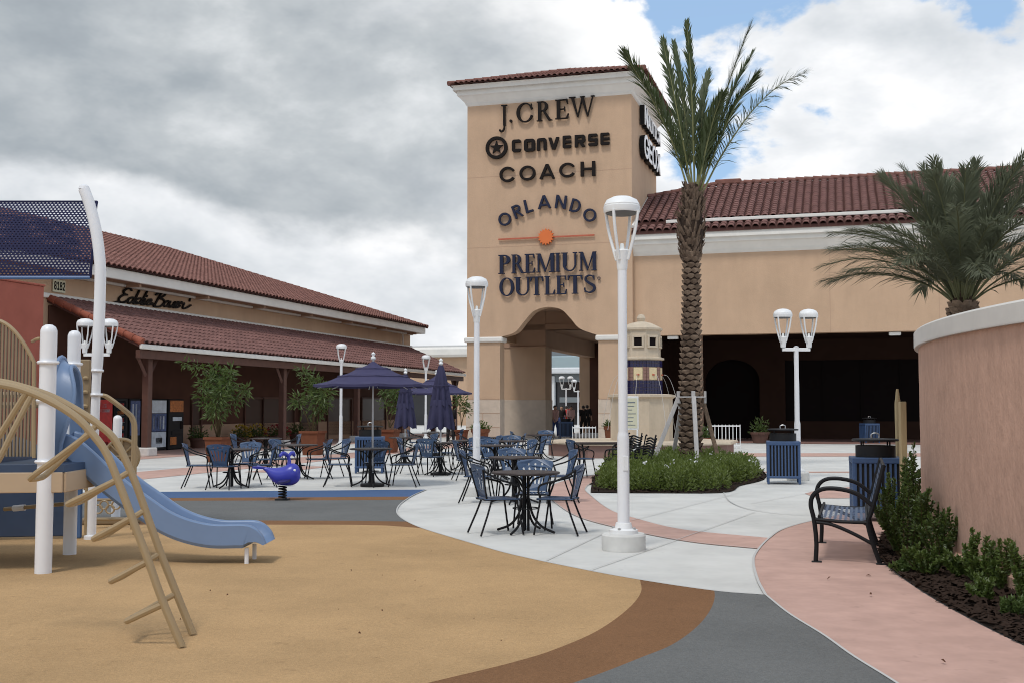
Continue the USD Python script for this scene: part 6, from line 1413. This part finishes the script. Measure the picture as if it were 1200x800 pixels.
def small_pot(px, Y, label, r, hp, hl, leafm, seed, mat='terracotta', flower=None):
    p = D(px, 478, Y)
    if px < 360 and Y < 40: q = LB.side(px, 480, -2.7); p = LB.w(-2.7, q[1])
    t = thing('flower_pot', label, 'flower pot', (p[0], p[1], .006)); pot(t, r, hp, False, mat); rng = np.random.default_rng(seed); k = 240
    u = rng.normal(size=(k, 3)); u[:, 2] = np.abs(u[:, 2]); u /= np.linalg.norm(u, axis=1, keepdims=True); P = np.array([0, 0, hp - .05]) + u * rng.uniform(.2, 1, (k, 1)) * [r * 1.2, r * 1.2, hl]
    v, f = leaves_mesh(P, u + rng.normal(0, .3, (k, 3)), rng.uniform(.08, .16, k), .05, rng); MB().add(v, f).build('foliage', K[leafm], t, smooth=False)
    if flower:
        P = np.array([0, 0, hp]) + u[:90] * [r * 1.3, r * 1.3, hl * 1.1]; v, f = leaves_mesh(P, u[:90], .10, .09, rng); MB().add(v, f).build('flowers', K[flower], t, smooth=False, kind='stuff')
small_pot(563, 47, 'round terracotta pot with green plant against the left tower pier', .36, .70, .35, 'leaf', 1)
small_pot(715, 49, 'tall slim terracotta pot by the right tower pier', .26, .8, .25, 'leafd', 2)
small_pot(824, 42.5, 'small terracotta pot with plant between palm trunk and white railing', .28, .45, .5, 'leafd', 3)
small_pot(282, 35.5, 'yellow flowering pot in the colonnade, the left of two', .30, .35, .42, 'leafd', 4, 'darkwood', 'yellow')
small_pot(301, 36.0, 'yellow flowering pot in the colonnade, the right of two', .32, .35, .45, 'leafd', 5, 'darkwood', 'yellow')
small_pot(326, 36.5, 'red flowering pot in the colonnade beside the second post', .42, .35, .4, 'leafd', 6, 'darkwood', 'redp')
small_pot(233, 35.0, 'dark leafy pot plant left of the bushy planter in the colonnade', .34, .4, .5, 'leafd', 7, 'darkwood')
small_pot(348, 38.5, 'dark leafy pot plant left of the second tall planter', .34, .4, .5, 'leafd', 8, 'darkwood')
small_pot(640 + 250, 50.5, 'dark potted plant inside the shaded arcade behind the palm', .4, .5, .7, 'leafd', 10, 'darkwood')

specks = Polygon([G(60, 760)[:2], G(640, 760)[:2], G(600, 640)[:2], G(330, 640)[:2]])
chips(specks, 14, 'ground_specks', 17, .006, .0105, K['leaflitter'])
# timber stakes near the curved wall
for px, yt, yb, Y, lab, w in ((1052, 456, 560, 16.6, 'thin pointed timber stake, taller and left of the pair by the curved wall', .045), (1057.5, 471, 575, 15.4, 'square timber stake, right of the pair by the curved wall', .085)):
    p = D(px, 478, Y); zt = EYE + (HOR - yt) * Y / FPX; t = thing('timber_stake', lab, 'stake', (p[0], p[1], .01))
    if w > .06: MB().box((0, 0, zt / 2), (w, w, zt), ch=.008).build('stake', K['wood'], t, smooth=False)
    else: MB().lathe([(w, 0), (w, zt - .22), (w * .4, zt), (0, zt)], 8).build('stake', K['wood'], t, smooth=30)

# ------------------------------------------------------------------ people in the passage
def person(px, Y, label, rz, shirt, legs, h=1.7, step=.12, arm=.2):
    p = D(px, 478, Y); t = thing('person', label, 'person', (p[0], p[1], .012), rz); s = h / 1.7
    J = dict(pel=(0, 0, .92), che=(0, 0, 1.28), nek=(0, 0, 1.44), hed=(.02, 0, 1.58)); R = dict(pel=.135, che=.145, nek=.055, hed=.10)
    for k, sg in (('l', 1), ('r', -1)):
        J.update({'hip' + k: (0, sg * .09, .90), 'kne' + k: (sg * step * .6 + .03, sg * .10, .48), 'ank' + k: (sg * step, sg * .10, .08), 'toe' + k: (sg * step + .15, sg * .11, .03), 'sho' + k: (0, sg * .18, 1.40), 'elb' + k: (-.02 - sg * arm * .3, sg * .24, 1.12), 'wri' + k: (.06 - sg * arm, sg * .25, .88), 'han' + k: (.09 - sg * arm, sg * .25, .80)})
        R.update({'hip' + k: .095, 'kne' + k: .062, 'ank' + k: .042, 'toe' + k: .032, 'sho' + k: .062, 'elb' + k: .045, 'wri' + k: .032, 'han' + k: .036})
    def hull(pairs, grow=0.0, cut=None):
        out = manifold3d.Manifold()
        for a, b in pairs:
            sp = [manifold3d.Manifold.sphere((R[q] + grow) * s, 14).translate([c * s for c in J[q]]) for q in (a, b)]; out = out + manifold3d.Manifold.batch_hull(sp)
        k = out.refine_to_length(.05).to_mesh(); m = trimesh.Trimesh(k.vert_properties[:, :3], k.tri_verts, process=True); trimesh.smoothing.filter_taubin(m, iterations=6); return m
    arms = [(a + k, b + k) for k in 'lr' for a, b in (('sho', 'elb'), ('elb', 'wri'), ('wri', 'han'))]; lg = [(a + k, b + k) for k in 'lr' for a, b in (('hip', 'kne'), ('kne', 'ank'), ('ank', 'toe'))]
    tor = [('pel', 'che'), ('che', 'nek'), ('nek', 'hed'), ('che', 'shol'), ('che', 'shor'), ('pel', 'hipl'), ('pel', 'hipr')]
    MB().tm(hull(tor + arms + lg)).build('body', K['skin'], t, smooth=True)
    MB().tm(hull([('pel', 'che'), ('che', 'shol'), ('che', 'shor'), ('shol', 'elbl'), ('shor', 'elbr')], .018)).build('shirt', K[shirt], t, smooth=True)
    MB().tm(hull([('pel', 'hipl'), ('pel', 'hipr'), ('hipl', 'knel'), ('knel', 'ankl'), ('hipr', 'kner'), ('kner', 'ankr')], .014)).build('trousers', K[legs], t, smooth=True)
    m = trimesh.creation.icosphere(2, .108 * s); m.apply_translation(np.array([-.005, 0, 1.61]) * s); MB().tm(m).build('hair', K['hair'], t, smooth=True)
person(683.5, 68, 'person in dark clothes walking by the right side of the archway, left of two', 1.9, 'clothdark', 'clothdark')
person(688, 71, 'person in dark clothes close to the tan column, right of two', 1.4, 'clothdark', 'clothdark', 1.74)
person(650.5, 62, 'person in pink top and blue trousers at the left edge of the archway view', -1.0, 'clothpink', 'clothblue', 1.7)
person(658, 72, 'person in dark top behind the dark passage bin, left one', -1.6, 'clothdark', 'clothblue', 1.7)
person(664, 75, 'person in red dark top between the two far twin lamps', 1.2, 'clothred', 'clothdark', 1.7)
person(669, 69, 'person in pale pink top right behind the dark passage bin', -1.3, 'clothpink', 'clothdark', 1.68)
person(528, 50, 'person in dark clothes in the shade beside the nearer closed umbrella', -1.2, 'clothdark', 'clothdark', 1.7)
